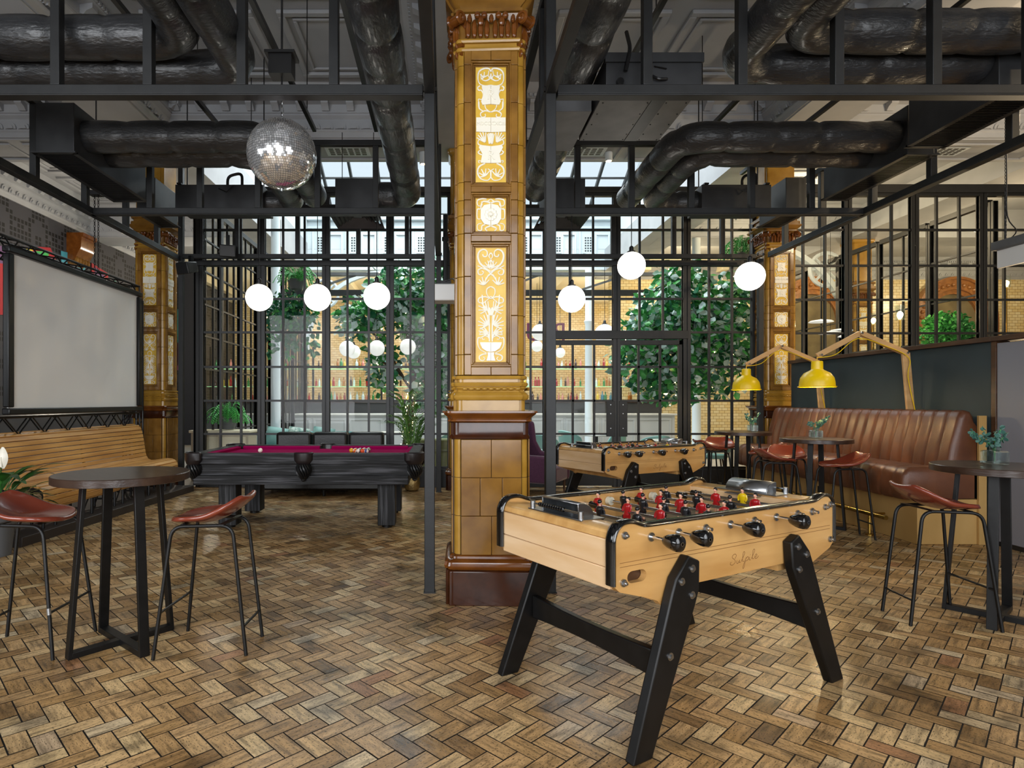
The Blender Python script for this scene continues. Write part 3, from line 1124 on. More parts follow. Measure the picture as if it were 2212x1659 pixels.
def pillar_parts(root):
    # plinth, pedestal, cap of the pedestal
    b = MB()
    ringed(b, [(0, 0), (.245, 0), (.25, -.006)], .267, .325)
    b.build('plinth', tile_d, root, bevel=.006)
    b = MB()
    ringed(b, [(.25, -.012), (.262, .004), (.285, .012), (.31, .006), (.325, -.012), (.33, -.028), (.345, -.03), (.355, -.042)], .267, .325)
    b.build('base_moulding', tile_m, root)
    b = MB()
    ringed(b, [(.355, -.004), (1.19, -.004)], .2177, .281)
    b.build('pedestal_core', joint, root, smooth=0)
    for k in range(4):
        rz = Matrix.Rotation(k * PI / 2, 4, 'Z')
        b = MB()
        rows = [(.357, .632, (-.216, .002, .216)), (.635, .906, (-.216, -.08, .078, .216)), (.909, 1.18, (-.216, .0, .216))]
        for z0, z1, xs in rows:
            for x0, x1 in zip(xs, xs[1:]):
                b.box(x0 + .0015, x1 - .0015, -.283, -.27, z0, z1, rz)
        b.build('pedestal_tiling', tile_a, root, bevel=.003)
        b = MB()
        for z0, z1 in ((.357, .632), (.635, .906), (.909, 1.18)):
            pts = [(.2195, -.262), (.2245, -.264), (.248, -.258), (.258, -.248), (.264, -.2245), (.262, -.2195), (.2, -.2)]
            b.prism(pts, z0, z1, lambda u, v, w: rz @ Vector((u, v, w)))
        b.build('corner_tiling', tile_y, root, bevel=.002)
    b = MB()
    ringed(b, [(1.18, .0), (1.185, .014), (1.2, .018), (1.215, .008), (1.3, .008), (1.302, .02)], .2177, .281)
    b.build('dark_band', tile_d, root)
    b = MB()
    ringed(b, [(1.3, .014), (1.312, .03), (1.32, .028), (1.325, .022), (1.345, .035), (1.358, .052), (1.364, .058), (1.368, .056), (1.372, .066), (1.384, .066), (1.388, .02)], .2177, .281)
    b.build('pedestal_cornice', tile_m, root)
    b = MB()
    ringed(b, [(1.385, .0), (1.46, .0), (1.462, .012), (1.475, .022), (1.495, .024), (1.512, .012), (1.52, .0), (1.535, -.004), (1.548, .008), (1.558, .004), (1.562, .014), (1.578, .02), (1.588, .014), (1.592, -.008), (1.612, -.008), (1.614, .008), (1.626, .012), (1.636, .006), (1.64, -.01)], .2, .268)
    b.build('shaft_base', tile_y, root)
    b = MB()
    for k in range(4):
        rz = Matrix.Rotation(k * PI / 2, 4, 'Z')
        for i in range(9):
            x = -.19 + i * .0475
            b.sphere((x, -.276, 1.543), .02, 8, 6, (1, .6, .55), rz)
    b.build('leaf_band', tile_y, root)
    # shaft
    b = MB()
    ringed(b, [(1.62, -.034), (SH1, -.034)], HF, HB)
    b.build('shaft_core', joint, root, smooth=0)
    ZJ = [1.642, 1.79, 2.07, 2.35, 2.66, 2.79, 2.90, 3.03, 3.3, 3.6, 3.87, 3.97]
    panels = [('low', 1.738, 2.561, low_c, low_p, 928), ('mid', 2.682, 2.918, mid_c, mid_p, 222), ('up', 3.035, 3.865, up_c, up_p, 958)]
    saved = {}
    for k in range(4):
        rz = Matrix.Rotation(k * PI / 2, 4, 'Z')
        b = MB()
        for z0, z1 in zip(ZJ, ZJ[1:]):
            pts = [(HF + .001, -HB + .017), (HF + .006, -HB + .014), (HB - .03, -HB + .024), (HB - .024, -HB + .03), (HB - .014, -HF - .006), (HB - .017, -HF - .001), (HF, -HF)]
            b.prism(pts, z0 + .0015, z1 - .0015, lambda u, v, w: rz @ Vector((u, v, w)))
        b.build('corner_tiling', tile_y, root, bevel=.002)
        b = MB()
        for z0, z1 in zip(ZJ, ZJ[1:]):
            for s in (-1, 1):
                x0, x1 = sorted((s * .143, s * (HF - .001)))
                b.box(x0, x1, -HB, -HB + .03, z0 + .0015, z1 - .0015, rz)
        for z0, z1 in ((1.642, 1.70), (2.602, 2.645), (2.957, 2.998), (3.905, 3.97)):
            for x0, x1 in ((-.143, -.001), (.001, .143)):
                b.box(x0, x1, -HB, -HB + .03, z0, z1, rz)
        b.build('face_tiling', tile_a, root, bevel=.003)
        b = MB()
        for nm, z0, z1, c, p, cy in panels:
            for i, (e, d0, w) in enumerate(((.036, .0, .014), (.022, .012, .012), (.01, .02, .01))):
                x, a, cc = .109 + e, z0 - e, z1 + e
                y0, y1 = -HB + d0 + .002, -HB + .035
                b.box(-x, x, y0, y1, a, a + w, rz)
                b.box(-x, x, y0, y1, cc - w, cc, rz)
                b.box(-x, -x + w, y0, y1, a + w, cc - w, rz)
                b.box(x - w, x, y0, y1, a + w, cc - w, rz)
        b.build('panel_moulding', tile_a, root, bevel=.004)
        for nm, z0, z1, c, p, cy in panels:
            b = MB()
            b.box(-.11, .11, -HB + .026, -HB + .04, z0, z1, rz)
            pn = b.build('yellow_panel', gold, root, smooth=0)
            if nm not in saved:
                rb = relief(c, p, 477 if nm == 'low' else 476 if nm == 'mid' else 475, cy)
                if nm == 'mid':
                    for j in range(10):
                        q = j * PI / 5
                        rb.sphere((math.cos(q) * .033, -.012, math.sin(q) * .033), .016, 6, 5, (1, .5, 1))
                    rb.sphere((0, -.016, 0), .016, 8, 6, (1, .6, 1))
                if nm == 'up':
                    for z, s, sz in ((.21, 'R', .11), (-.225, 'R', .1), (.003, 'MDCCCXCIII', .036)):
                        text_into(rb, s, sz, Matrix.Translation((0, -.014, z)) @ Matrix.Rotation(PI / 2, 4, 'X'), .003)
                saved[nm] = rb.build('ivory_relief', ivory, None)
                ro = saved[nm]
            else:
                ro = saved[nm].copy()
                COL.objects.link(ro)
            ro.parent = pn
            ro.location = rz @ Vector((0, -HB + .027, (z0 + z1) / 2))
            ro.rotation_euler = (0, 0, k * PI / 2)
    # necking, capital
    b = MB()
    ringed(b, [(3.968, -.004), (3.972, .008), (3.985, .014), (3.998, .008), (4.0, -.008), (4.03, -.008), (4.032, .01), (4.045, .016), (4.058, .01), (4.06, -.006)], HF, HB)
    b.build('necking', tile_y, root)
    b = MB()
    ringed(b, [(4.05, -.012), (4.15, -.01), (4.2, .0), (4.235, .012), (4.24, .03), (4.262, .03), (4.264, .012), (4.28, .02), (4.3, .045), (4.33, .07), (4.345, .07), (4.35, .05), (4.4, .05), (4.405, .02), (4.45, .02), (4.455, .045), (4.5, .05), (4.505, .03), (4.53, .0), (4.545, 0)], HF, HB)
    b.build('capital_block', tile_a, root)
    b = MB()
    for k in range(4):
        rz = Matrix.Rotation(k * PI / 2, 4, 'Z')
        for x in (-.165, -.12, -.075, -.03, .03, .075, .12, .165):
            b.sphere((x, -HB - .002, 4.125), .02, 8, 8, (1, .9, 3.4), rz)
        for x in (-.075, .075):
            for s in (-1, 1):
                b.sphere((x + s * .024, -HB - .03, 4.205), .026, 8, 6, (.9, .9, 1), rz)
            b.sphere((x, -HB - .02, 4.17), .024, 8, 6, (1, .9, 1.5), rz)
        for x in (-.155, 0, .155):
            b.sphere((x, -HB - .024, 4.185), .022, 8, 6, (.8, 1, 1.4), rz)
    b.build('acanthus_leaves', tile_m, root)
    b = MB()
    for k in range(4):
        rz = Matrix.Rotation(k * PI / 2 + PI / 4, 4, 'Z')
        c0 = .335
        for sd in (-.045, .045):
            sp = [(x, y) for x, y in spiral(c0 + .02, 4.19, .045, .008, 150, -1.6, 22)]
            P = [rz @ Vector((.29, sd, 4.08)), rz @ Vector((.295, sd, 4.14))] + [rz @ Vector((x, sd, z)) for x, z in sp]
            b.tube(P, .013, 6)
        b.cyl(rz @ Vector((c0 + .02, -.05, 4.19)), rz @ Vector((c0 + .02, .05, 4.19)), .034, 12)
        b.grid(lambda s, t: rz @ Vector((.275 + .07 * s ** 2, -.05 + .1 * t, 4.06 + .15 * s)), 5, 2)
        for q, zz in ((1, 4.03), (2, 3.96)):
            b.tube([rz @ Vector((x, sd, z)) for sd in (-.02,) for x, z in spiral(.305, zz, .03, .006, 90, -1.3, 14)], .011, 6)
            b.cyl(rz @ Vector((.305, -.03, zz)), rz @ Vector((.305, .03, zz)), .022, 10)
    b.build('volute_scrolls', tile_m, root)
    b = MB()
    ringed(b, [(4.54, -.01), (5.5, -.01), (5.53, .03), (5.56, .04), (SOFF - .004, .04)], HF, HB)
    b.build('upper_shaft', tile_y, root)


PIL = thing('tiled_pillar', 'tall glazed amber tile pillar with yellow panels, standing behind the near football table', 'pillar', (GX[1], GY[0], 0), group='glazed tile pillars')
pillar_parts(PIL)
dup(PIL, (GX[0], GY[1], 0), 0, 'glazed amber tile pillar rising behind the far end of the slatted bench')
dup(PIL, (GX[2], GY[1], 0), 0, 'glazed amber tile pillar beside the far end of the brown leather banquette')
dup(PIL, (GX[1], GY[1] + .02, 0), 0, 'glazed tile pillar at the glass wall, mostly hidden by the near central pillar')
dup(PIL, (10.68, 15.67, 0), 0, 'glazed tile pillar inside the glass screen above the slate green partition')
# gilt corbel on the left wall
t = thing('wall_corbel', 'small gilded brown corbel high on the charcoal patterned wall', 'corbel', (-9, 14.6, 5.05))
b = MB()
b.loft([[Vector((0, -.28, z)), Vector((d, -.28, z)), Vector((d, .28, z)), Vector((0, .28, z))] for z, d in ((-.32, .06), (-.25, .1), (-.2, .2), (.0, .3), (.05, .34), (.32, .36), (.34, .4), (.42, .4))])
b.build('block', tile_m, t)
b = MB()
for i in range(5):
    b.sphere((.2, -.22 + i * .11, -.22), .07, 8, 6, (1, .8, 1.3))
b.build('carved_leaf', tile_a, t)
# ================================================================== STEEL FRAME, DUCTS
ZB, ZT = 3.80, 4.66
XL, XA, XB, XR = -4.4, -.123, .795, 5.2
YF, YM, YR = 4.6, 7.5, 9.95


def post(x, y, lab, h=6.2, w=.078):
    t = thing('steel_post', lab, 'post', (x, y, 0), group='dark steel posts')
    b = MB()
    b.box(-w / 2, w / 2, -w / 2, w / 2, .008, h if h < 5.6 else 5.58)
    b.build('shaft', steel, t, bevel=.004)
    b = MB()
    b.box(-w / 2 - .006, w / 2 + .006, -w / 2 - .006, w / 2 + .006, .001, .012)
    b.build('foot_plate', steel2, t)
    for x0 in (-.052, .038):
        b = MB()
        b.cyl((x0, -.02, ZB + .02), (x0 + .014, -.02, ZB + .02), .022, 10)
        b.build('fixing_bolt', steel2, t)
    return t


post(XA, YF, 'tall dark steel post just left of the central tiled pillar')
post(XB, YF, 'tall dark steel post right of the central pillar, behind the near football table')
post(XA + .01, 9.7, 'far steel post by the glass wall, carrying the projector')
post(XL + .04, YR, 'dark steel post between the bench-end pillar and the glass wall')
post(5.06, 9.72, 'dark steel post beside the pillar behind the bar stools', 3.75)


def truss(name, p0, p1, hang, lab, top=True, bot=True, z0=ZB, z1=ZT, lip=True):
    """welded ladder truss; hang = distances of the uprights along it"""
    p0, p1 = Vector((*p0, 0)), Vector((*p1, 0))
    d = (p1 - p0).normalized()
    t = thing(name, lab, 'truss', p0, math.atan2(d.y, d.x), 'black ladder trusses overhead')
    ln = (p1 - p0).length
    if bot:
        b = MB()
        b.box(0, ln, -.04, .04, z0 - .02, z0 + .05)
        if lip:
            b.box(0, ln, -.045, .045, z0 - .035, z0 - .02)
        b.build('bottom_chord', steel, t, bevel=.005)
    if top:
        b = MB()
        b.box(0, ln, -.035, .035, z1 - .035, z1 + .035)
        b.build('top_chord', steel, t, bevel=.005)
    for x in hang:
        b = MB()
        b.box(x - .035, x + .035, -.035, .035, z0 + .05, z1 - .035)
        b.build('upright', steel, t, bevel=.004)
    return t


hx = [-4.36, -3.66, -2.96, -2.26, -1.55, -.85]
truss('ladder_truss', (-5.2, YF), (XA - .05, YF), [x + 5.2 for x in hx], 'near ladder truss crossing the upper left in front of the mirror ball')
hx = [1.53, 2.25, 2.98, 3.72, 4.45]
truss('ladder_truss', (XB + .05, YF), (5.6, YF), [x - XB - .05 for x in hx], 'near ladder truss crossing the upper right in front of the grey ducts')
truss('ladder_truss', (XL, YM), (XA - .06, YM), [.73, 1.35, 2.07, 2.81, 3.53], 'ladder truss holding the three globe lamps left of the pillar')
truss('ladder_truss', (XB + .05, YM), (XR, YM), [.79, 1.46, 2.2, 2.95, 3.69], 'ladder truss holding the three globe lamps right of the pillar')
truss('ladder_truss', (XL, 3.4), (XL, YR), [1.2, 2.14, 3.06, 3.97, 4.9, 5.8], 'ladder truss running back along the left over the slatted bench')
truss('ladder_truss', (XR, 3.4), (XR, 9.68), [1.2, 2.14, 3.06, 3.95, 4.95, 5.85], 'ladder truss running back along the right over the bar stools')
truss('ladder_truss', (XL + .06, YR), (XA - .1, YR), [.9, 1.9, 2.9, 3.7], 'far ladder truss along the glass wall behind the three left globes', lip=False, z0=3.83)
truss('ladder_truss', (XB + .06, YR), (XR - .1, YR), [.9, 1.9, 2.9, 3.7], 'far ladder truss along the glass wall over the glazed doors', lip=False, z0=3.83)
truss('ladder_truss', (XA, 1.6), (XA, 9.65), [3.3, 4.6, 5.9, 7.2], 'ladder truss running back just left of the central pillar', lip=False)
truss('ladder_truss', (XB, 1.6), (XB, 9.9), [3.3, 4.6, 5.9, 7.2], 'ladder truss running back just right of the central pillar', lip=False)
# slim hanging rails above
for k, (x, y0, y1, z, lab) in enumerate(((-1.62, 2.5, 7.45, 4.78, 'thin black ceiling rail beside the mirror ball motor'), (-.86, 2.5, 7.45, 4.78, 'thin black ceiling rail beside the long central duct'),
                                         (-2.9, 4.7, 9.4, 4.95, 'thin black ceiling rail over the twin ducts on the left'), (1.83, 2.5, 8.0, 4.8, 'thin black ceiling rail above the grey fan unit'),
                                         (3.4, 4.7, 8.4, 4.95, 'thin black ceiling rail over the bent ducts on the right'), (4.6, 4.8, 9.4, 4.98, 'thin black ceiling rail running past the end of the right ducts'))):
    t = thing('hanging_rail', lab, 'rail', (x, y0, z), group='thin black hanging rails')
    b = MB()
    b.box(-.022, .022, 0, y1 - y0, 0, .05)
    b.build('channel', steel2, t)
    for y in (.5, (y1 - y0) / 2, y1 - y0 - .4):
        b = MB()
        b.cyl((0, y, .05), (0, y, CEIL - z), .006, 6)
        b.build('drop_rod', steel2, t)


def duct(path, r, lab, seam=.48, axis=0, name='insulated_duct', parent=None, group='black lagged air ducts'):
    """lagged round duct with tape seams pinching it every so often"""
    P = fillet(path, r * 2.1, 8)
    # resample evenly
    Q, acc = [P[0]], 0
    dens = []
    for a, c in zip(P, P[1:]):
        n = max(1, int((c - a).length / .05))
        for i in range(n):
            dens.append(a + (c - a) * (i / n))
    dens.append(P[-1])
    rr = []
    s, pr = 0, dens[0]
    for p in dens:
        s += (p - pr).length
        pr = p
        x = (s % seam) / seam
        e = min(x, 1 - x) * seam
        rr.append(r * (1 - .13 * math.exp(-(e / .022) ** 2) - .03 * math.exp(-(e / .12) ** 2) + .012 * math.sin(s * 9)))
    b = MB()
    b.tube(dens, rr, 28)
    o = b.build(name, duct_l if axis else duct_m, parent, smooth=60)
    if lab:
        tag(o, lab, 'duct', group)
    return o


def plenum(lab, x0, x1, y0, y1, z0, z1, flange=True):
    t = thing('duct_plenum', lab, 'plenum', ((x0 + x1) / 2, (y0 + y1) / 2, z0), group='black sheet metal plenum boxes')
    hx_, hy = (x1 - x0) / 2, (y1 - y0) / 2
    b = MB()
    b.box(-hx_, hx_, -hy, hy, .015, z1 - z0)
    b.build('box', sheet, t, bevel=.006)
    b = MB()
    b.box(-hx_ - .03, hx_ + .03, -hy - .03, -hy + .02, 0, .015)
    b.box(-hx_ - .03, hx_ + .03, hy - .02, hy + .03, 0, .015)
    b.box(-hx_ - .03, -hx_ + .02, -hy, hy, 0, .015)
    b.box(hx_ - .02, hx_ + .03, -hy, hy, 0, .015)
    b.build('flange', sheet, t)
    b = MB()
    n = int(2 * hy / .03)
    for i in range(n):
        b.box(-hx_ + .02, hx_ - .02, -hy + .02 + i * .03, -hy + .03 + i * .03, .003, .014)
    b.build('grille', steel2, t)
    return t


ZD = 4.3
RD = .172
# front pair, left
duct([(-7, 4.86, 4.38), (-2.05, 4.86, 4.38), (-2.05, 1.2, 4.38)], .165, 'near black lagged duct at upper left, bending towards the viewer above the truss')
duct([(-7, 5.2, 4.3), (-1.725, 5.2, 4.3), (-1.725, 1.2, 4.3)], .165, 'second black lagged duct at upper left, behind the bending one')
# front pair, right
duct([(6.6, 4.86, 4.43), (2.775, 4.86, 4.43), (2.775, 1.2, 4.43)], .165, 'near black lagged duct at upper right, bending towards the viewer above the truss')
duct([(4.62, 5.2, 4.35), (2.45, 5.2, 4.35), (2.45, 1.2, 4.35)], .165, 'second black lagged duct at upper right, ending in a black box')
plenum('black box closing the rear duct at the upper right corner', 4.6, 4.95, 5.02, 6.0, 3.98, 4.25 + .3)
# central pair
duct([(-.52, 1.2, ZD), (-.52, 8.36, ZD), (-.96, 8.36, ZD)], .186, 'long black lagged duct running back left of the central pillar', axis=1)
duct([(1.11, 1.2, ZD), (1.11, 5.42, ZD)], .19, 'long black lagged duct running back right of the central pillar, above the grey fan unit', axis=1)
duct([(1.2, 6.1, ZD), (1.2, 8.1, ZD)], .18, 'short black lagged duct beyond the grey box beside the pillar', axis=1)
t = thing('fan_coil_unit', 'large grey sheet metal fan unit hung behind the near right truss', 'air unit', (1.69, 5.4, 4.0))
b = MB()
b.box(-.39, .39, -.5, .5, .004, .26)
b.build('casing', sheet, t, bevel=.004)
b = MB()
b.box(-.385, .385, -.495, .495, 0, .004)
b.build('base_sheet', galv, t)
b = MB()
b.box(.05, .17, -.49, .49, -.006, .0)
b.box(-.4, .4, -.52, -.49, .2, .275)
b.build('folded_strip', sheet, t)
b = MB()
for y in (-.45, -.25, -.05, .15, .35, .47):
    for x in (-.35, .03, .19, .36):
        b.cyl((x, y, -.006), (x, y, 0), .006, 6)
b.build('rivet_head', steel2, t)
b = MB()
b.tube(fillet([(-.2, -.42, .5), (-.2, -.53, .3), (-.24, -.53, .12)], .06), .016, 8)
b.tube(fillet([(-.02, -.51, .09), (.02, -.54, .05), (.1, -.52, .06)], .02), .011, 6)
b.tube([(0, -.51, .17), (.1, -.51, .15)], .006, 6)
b.cyl((-.28, -.53, .04), (-.28, -.5, .04), .03, 10)
b.build('pipe_tail', steel2, t)
t = thing('duct_box', 'plain grey duct box between the two runs beside the pillar', 'duct box', (1.09, 5.72, 4.0))
b = MB()
b.box(-.19, .19, -.42, .42, 0, .5)
b.build('casing', galv, t, bevel=.004)
# second pair, left
plenum('black tapered box at the left end of the twin ducts', -4.25, -3.85, 6.25, 7.75, 4.02, 4.55)
duct([(-3.9, 6.5, ZD), (-1.8, 6.5, ZD), (-1.8, 8.3, ZD - .02)], .165, 'upper of the twin black ducts behind the mirror ball')
duct([(-3.9, 6.92, ZD), (-2.13, 6.92, ZD), (-2.13, 8.5, ZD - .04), (-2.52, 8.5, ZD - .04)], .16, 'lower of the twin black ducts behind the mirror ball')
plenum('black tapered box at the right end of the bent twin ducts', 4.82, 5.1, 6.3, 7.7, 4.02, 4.55)
duct([(4.95, 6.5, ZD), (2.53, 6.5, ZD), (2.53, 8.4, ZD - .02)], .16, 'upper of the bent black ducts above the right globes')
duct([(4.95, 6.95, ZD), (2.85, 6.9, ZD), (2.85, 8.5, ZD - .04), (3.52, 8.5, ZD - .04)], .155, 'lower of the bent black ducts above the right globes')
# rear units
for x0, x1, xp0, xp1, lab in ((-3.7, -2.5, -4.2, -3.95, 'left'), (3.5, 4.45, 4.62, 4.9, 'right')):
    nm = 'long black fan unit behind the ' + ('truss on the left, near the bench-end pillar' if lab == 'left' else 'bent ducts on the right')
    t = thing('fan_coil_unit', nm, 'air unit', ((x0 + x1) / 2, 8.5, 4.1), group='black fan units')
    h = (x1 - x0) / 2
    b = MB()
    b.box(-h, h, -.25, .25, 0, .32)
    b.build('casing', sheet, t, bevel=.006)
    for x in (-h + .06, h - .06):
        b = MB()
        b.cyl((x, 0, .33), (x, 0, CEIL - 4.1), .008, 6)
        b.box(x - .03, x + .03, -.27, .27, .32, .34)
        b.build('hanger_rod', steel2, t)
    b = MB()
    b.tube(fillet([(.1, -.2, .3), (.1, -.2, .45), (.3, -.2, .5), (.3, -.2, .32)], .08), .02, 8)
    b.tube([(0, -.26, .26), (.12, -.3, .2), (.2, -.27, .3)], .008, 5)
    b.build('pipe_tail', steel2, t)
    plenum('black box beside the rear fan unit ' + ('over the bench end' if lab == 'left' else 'over the banquette end'), xp0, xp1, 8.2, 8.9, 4.02, 4.5)
# louvre diffusers
for x, lab in ((-1.23, 'square black louvre diffuser above the third globe lamp, left of the pillar'), (1.62, 'square black louvre diffuser above the globe lamp beside the right post')):
    t = thing('louvre_diffuser', lab, 'diffuser', (x, 8.45, 4.02), group='square black louvre diffusers')
    b = MB()
    b.box(-.27, .27, -.27, .27, .04, .46)
    b.build('box', sheet, t, bevel=.005)
    b = MB()
    for k in range(6):
        s = .34 - k * .055
        z = -.05 + k * .012
        for q in range(4):
            rz = Matrix.Rotation(q * PI / 2, 4, 'Z')
            b.add([(-s, -s, z), (s, -s, z), (s - .05, -s + .05, z + .055), (-s + .05, -s + .05, z + .055), (-s, -s, z + .006), (s, -s, z + .006), (s - .05, -s + .05, z + .06), (-s + .05, -s + .05, z + .06)], [(3, 2, 1, 0), (4, 5, 6, 7), (0, 1, 5, 4), (2, 3, 7, 6)], rz)
    b.box(-.06, .06, -.06, .06, .02, .03)
    b.build('louvre_cone', sheet, t, smooth=20)
    for sx in (-1, 1):
        b = MB()
        b.cyl((sx * .22, 0, .46), (sx * .22, 0, 1.2), .006, 6)
        b.build('drop_rod', steel2, t)


# ------------------------------------------------------------------ lamps and things hung up there
def globe(x, y, z, lab, r=.165, m_=None, ztop=ZB - .04, group='lit opal globe pendants'):
    t = thing('globe_pendant', lab, 'pendant lamp', (x, y, z), group=group)
    b = MB()
    b.sphere((0, 0, 0), r, 32, 20)
    b.build('globe', m_ or globe_m, t)
    b = MB()
    b.lathe([(.05, r - .012), (.05, r + .01), (.028, r + .015), (.026, r + .06), (.012, r + .075)], 16)
    b.build('lamp_cap', steel2, t)
    b = MB()
    b.cyl((0, 0, r + .07), (0, 0, ztop - z), .005, 6)
    b.build('cord', steel2, t)
    return t


for u, v, y, lab in ((560, 643, 7.5, 'lit white globe lamp hanging left over the magenta pool table'), (686, 643, 7.5, 'lit white globe lamp hanging over the middle of the pool table, second of three'), (814, 640, 7.5, 'lit white globe lamp over the pool table, next to the steel post'),
                     (1235, 646, 7.5, 'lit white globe lamp right of the steel post beside the pillar'), (1364, 574, 7.35, 'lit white globe lamp hanging highest, over the glazed doors'), (1620, 597, 7.1, 'lit white globe lamp in front of the pillar by the banquette')):
    p = px(u, v, y)
    globe(p.x, p.y, p.z, lab)
# lamp cable clamps run down over the truss: short link between lamp cord and chord for those off the truss line
# mirror ball
mirror_m = mat('mirror_facets', 'f6f6f6', .1, .8)
bx, by, bz = px(609, 334, 5.3)
t = thing('mirror_ball', 'silver mirror ball hanging under the near left truss', 'mirror ball', (bx, by, bz))
b = MB()
b.sphere((0, 0, 0), .292, 32, 20)
b.build('core', mat('mirror_ball_grout', '2a2a2a', .5), t)
b = MB()
rnd = random.Random(2)
rb_, NR = .298, 46
for i in range(NR):
    t0 = PI * i / NR
    t1 = PI * (i + 1) / NR
    tm = (t0 + t1) / 2
    n = max(4, int(2 * NR * math.sin(tm)))
    for j in range(n):
        q0, q1 = 2 * PI * (j + .05) / n, 2 * PI * (j + .95) / n
        e = (t1 - t0) * .05
        vs = []
        tilt = Vector((rnd.gauss(0, 1), rnd.gauss(0, 1), rnd.gauss(0, 1))) * .06
        qm = (q0 + q1) / 2
        nm = (Vector((math.sin(tm) * math.cos(qm), math.sin(tm) * math.sin(qm), math.cos(tm))) + tilt * .55).normalized()
        c = Vector((math.sin(tm) * math.cos(qm), math.sin(tm) * math.sin(qm), math.cos(tm))) * rb_
        for tt, qq in ((t0 + e, q0), (t0 + e, q1), (t1 - e, q1), (t1 - e, q0)):
            p = Vector((math.sin(tt) * math.cos(qq), math.sin(tt) * math.sin(qq), math.cos(tt))) * rb_
            p -= nm * (p - c).dot(nm)
            vs.append(p)
        b.add(vs, [(3, 2, 1, 0)])
b.build('mirror_facets', mirror_m, t, smooth=0, fix=False)
b = MB()
b.lathe([(.03, .29), (.03, .305), (.012, .31)], 12)
for k in range(4):
    z = .318 + k * .05
    pts = [((.013 * math.cos(a * PI / 5)) if k % 2 else 0, 0 if k % 2 else .013 * math.cos(a * PI / 5), z + .022 + .03 * math.sin(a * PI / 5)) for a in range(10)]
    b.tube(pts, .004, 5, closed=True)
b.lathe([(.012, -.3), (.008, -.32)], 10)
b.build('chain', brushed, t)
b = MB()
b.box(-.1, .1, -.07, .07, .68, .86)
b.box(-.13, .13, -.09, .09, .85, .875)
b.cyl((0, 0, .52), (0, 0, .68), .008, 8)
b.cyl((0, 0, .86), (0, 0, 1.6), .01, 8)
b.build('motor_box', black, t)
# speakers, projector, spotlights, sign box
for u, v, y, rz, lab in ((492, 541, 9.7, .3, 'black wedge loudspeaker hung in front of the glass wall, upper left'), (406, 578, 9.6, -.4, 'black loudspeaker under the truss corner, left of the glass wall')):
    p = px(u, v, y)
    t = thing('loudspeaker', lab, 'speaker', p, rz, 'small black loudspeakers')
    b = MB()
    b.loft([[Vector((x, yy, z)) for x, z in ((-.13, -.1), (.13, -.1), (.12, .09), (-.12, .09))] for yy in (-.13,)] + [[Vector((x, .12, z)) for x, z in ((-.09, -.08), (.09, -.08), (.09, .08), (-.09, .08))]])
    o = b.build('cabinet', black, t, bevel=.015)
    o.rotation_euler = (rad(14), 0, 0)
    b = MB()
    b.bar((0, .06, .06), (0, .06, .26 if v < 560 else .2), .06, .05)
    b.build('mount_bracket', steel2, t)
p = px(962, 634, 8.6)
t = thing('projector', 'white ceiling projector on a pole between the steel post and the pillar', 'projector', (p.x, p.y, p.z))
b = MB()
b.box(-.2, .2, -.17, .17, -.125, .11)
b.build('housing', white, t, bevel=.02)
b = MB()
b.lathe([(.07, 0), (.07, .08), (.055, .09)], 20, M=Matrix.Translation((-.2, -.04, .02)) @ Matrix.Rotation(-PI / 2, 4, 'Y'))
b.build('lens', black, t)
b = MB()
b.box(-.06, .08, -.08, .08, .12, .17)
b.cyl((0, 0, .15), (0, 0, 1.12), .035, 10)
b.cyl((0, 0, .75), (0, 0, .8), .05, 10)
b.tube([(.0, -.1, .16), (.1, -.12, .19), (.16, -.1, .13)], .01, 5)
b.build('mount_pole', steel2, t)
for u, v, y, lab in ((341, 397 - 55, 12.0, 'white cylinder spotlight under the coffered ceiling beyond the left truss'), (914, 342, 10.05, 'white spotlight under the beam just left of the central pillar'), (1315, 335, 10.05, 'white spotlight under the beam above the right globes'), (1994, 335, 10.05, 'white spotlight under the beam over the slate green partition')):
    p = px(u, v, y)
    t = thing('ceiling_spotlight', lab, 'spotlight', p, group='white ceiling spotlights')
    zc = (SOFF if y < 11 else CEIL) - p.z
    b = MB()
    b.lathe([(.055, -.1), (.06, -.08), (.06, .08), (.04, .1)], 14)
    b.build('can', plaster_w, t)
    b = MB()
    b.lathe([(.0, -.101), (.045, -.101), (.045, -.095), (0, -.095)], 14, caps=False)
    b.build('lamp_face', bulb_m, t)
    b = MB()
    b.cyl((0, 0, .1), (0, 0, zc), .014, 8)
    b.lathe([(.06, zc - .02), (.06, zc)], 12)
    b.build('stem', plaster_w, t)
p = px(2150, 556, 6.5)
t = thing('hanging_sign_box', 'long pale grey box hung on chains at the right edge of the room', 'light box', (p.x, p.y - .36, p.z), -PI / 2)
b = MB()
b.box(-.34, .9, -.07, .07, .06, .15)
b.build('header', galv, t, bevel=.004)
b = MB()
b.box(-.32, .88, -.02, .02, -.13, .06)
b.build('panel', white, t, bevel=.004)
for x in (-.24, .0):
    b = MB()
    z = .15
    k = 0
    while z < 1.85:
        b.tube([(x + (.009 * math.cos(a * PI / 3) if k % 2 else 0), (0 if k % 2 else .009 * math.cos(a * PI / 3)), z + .018 + .024 * math.sin(a * PI / 3)) for a in range(6)], .0035, 4, closed=True)
        z += .036
        k += 1
    b.build('chain', steel2, t)
b = MB()
b.tube(smooth_path([(-.2, 0, .15), (-.12, 0, .22), (-.22, 0, .4), (-.24, .01, .8), (-.24, .01, 1.85)]), .006, 6)
b.build('cable', black, t)
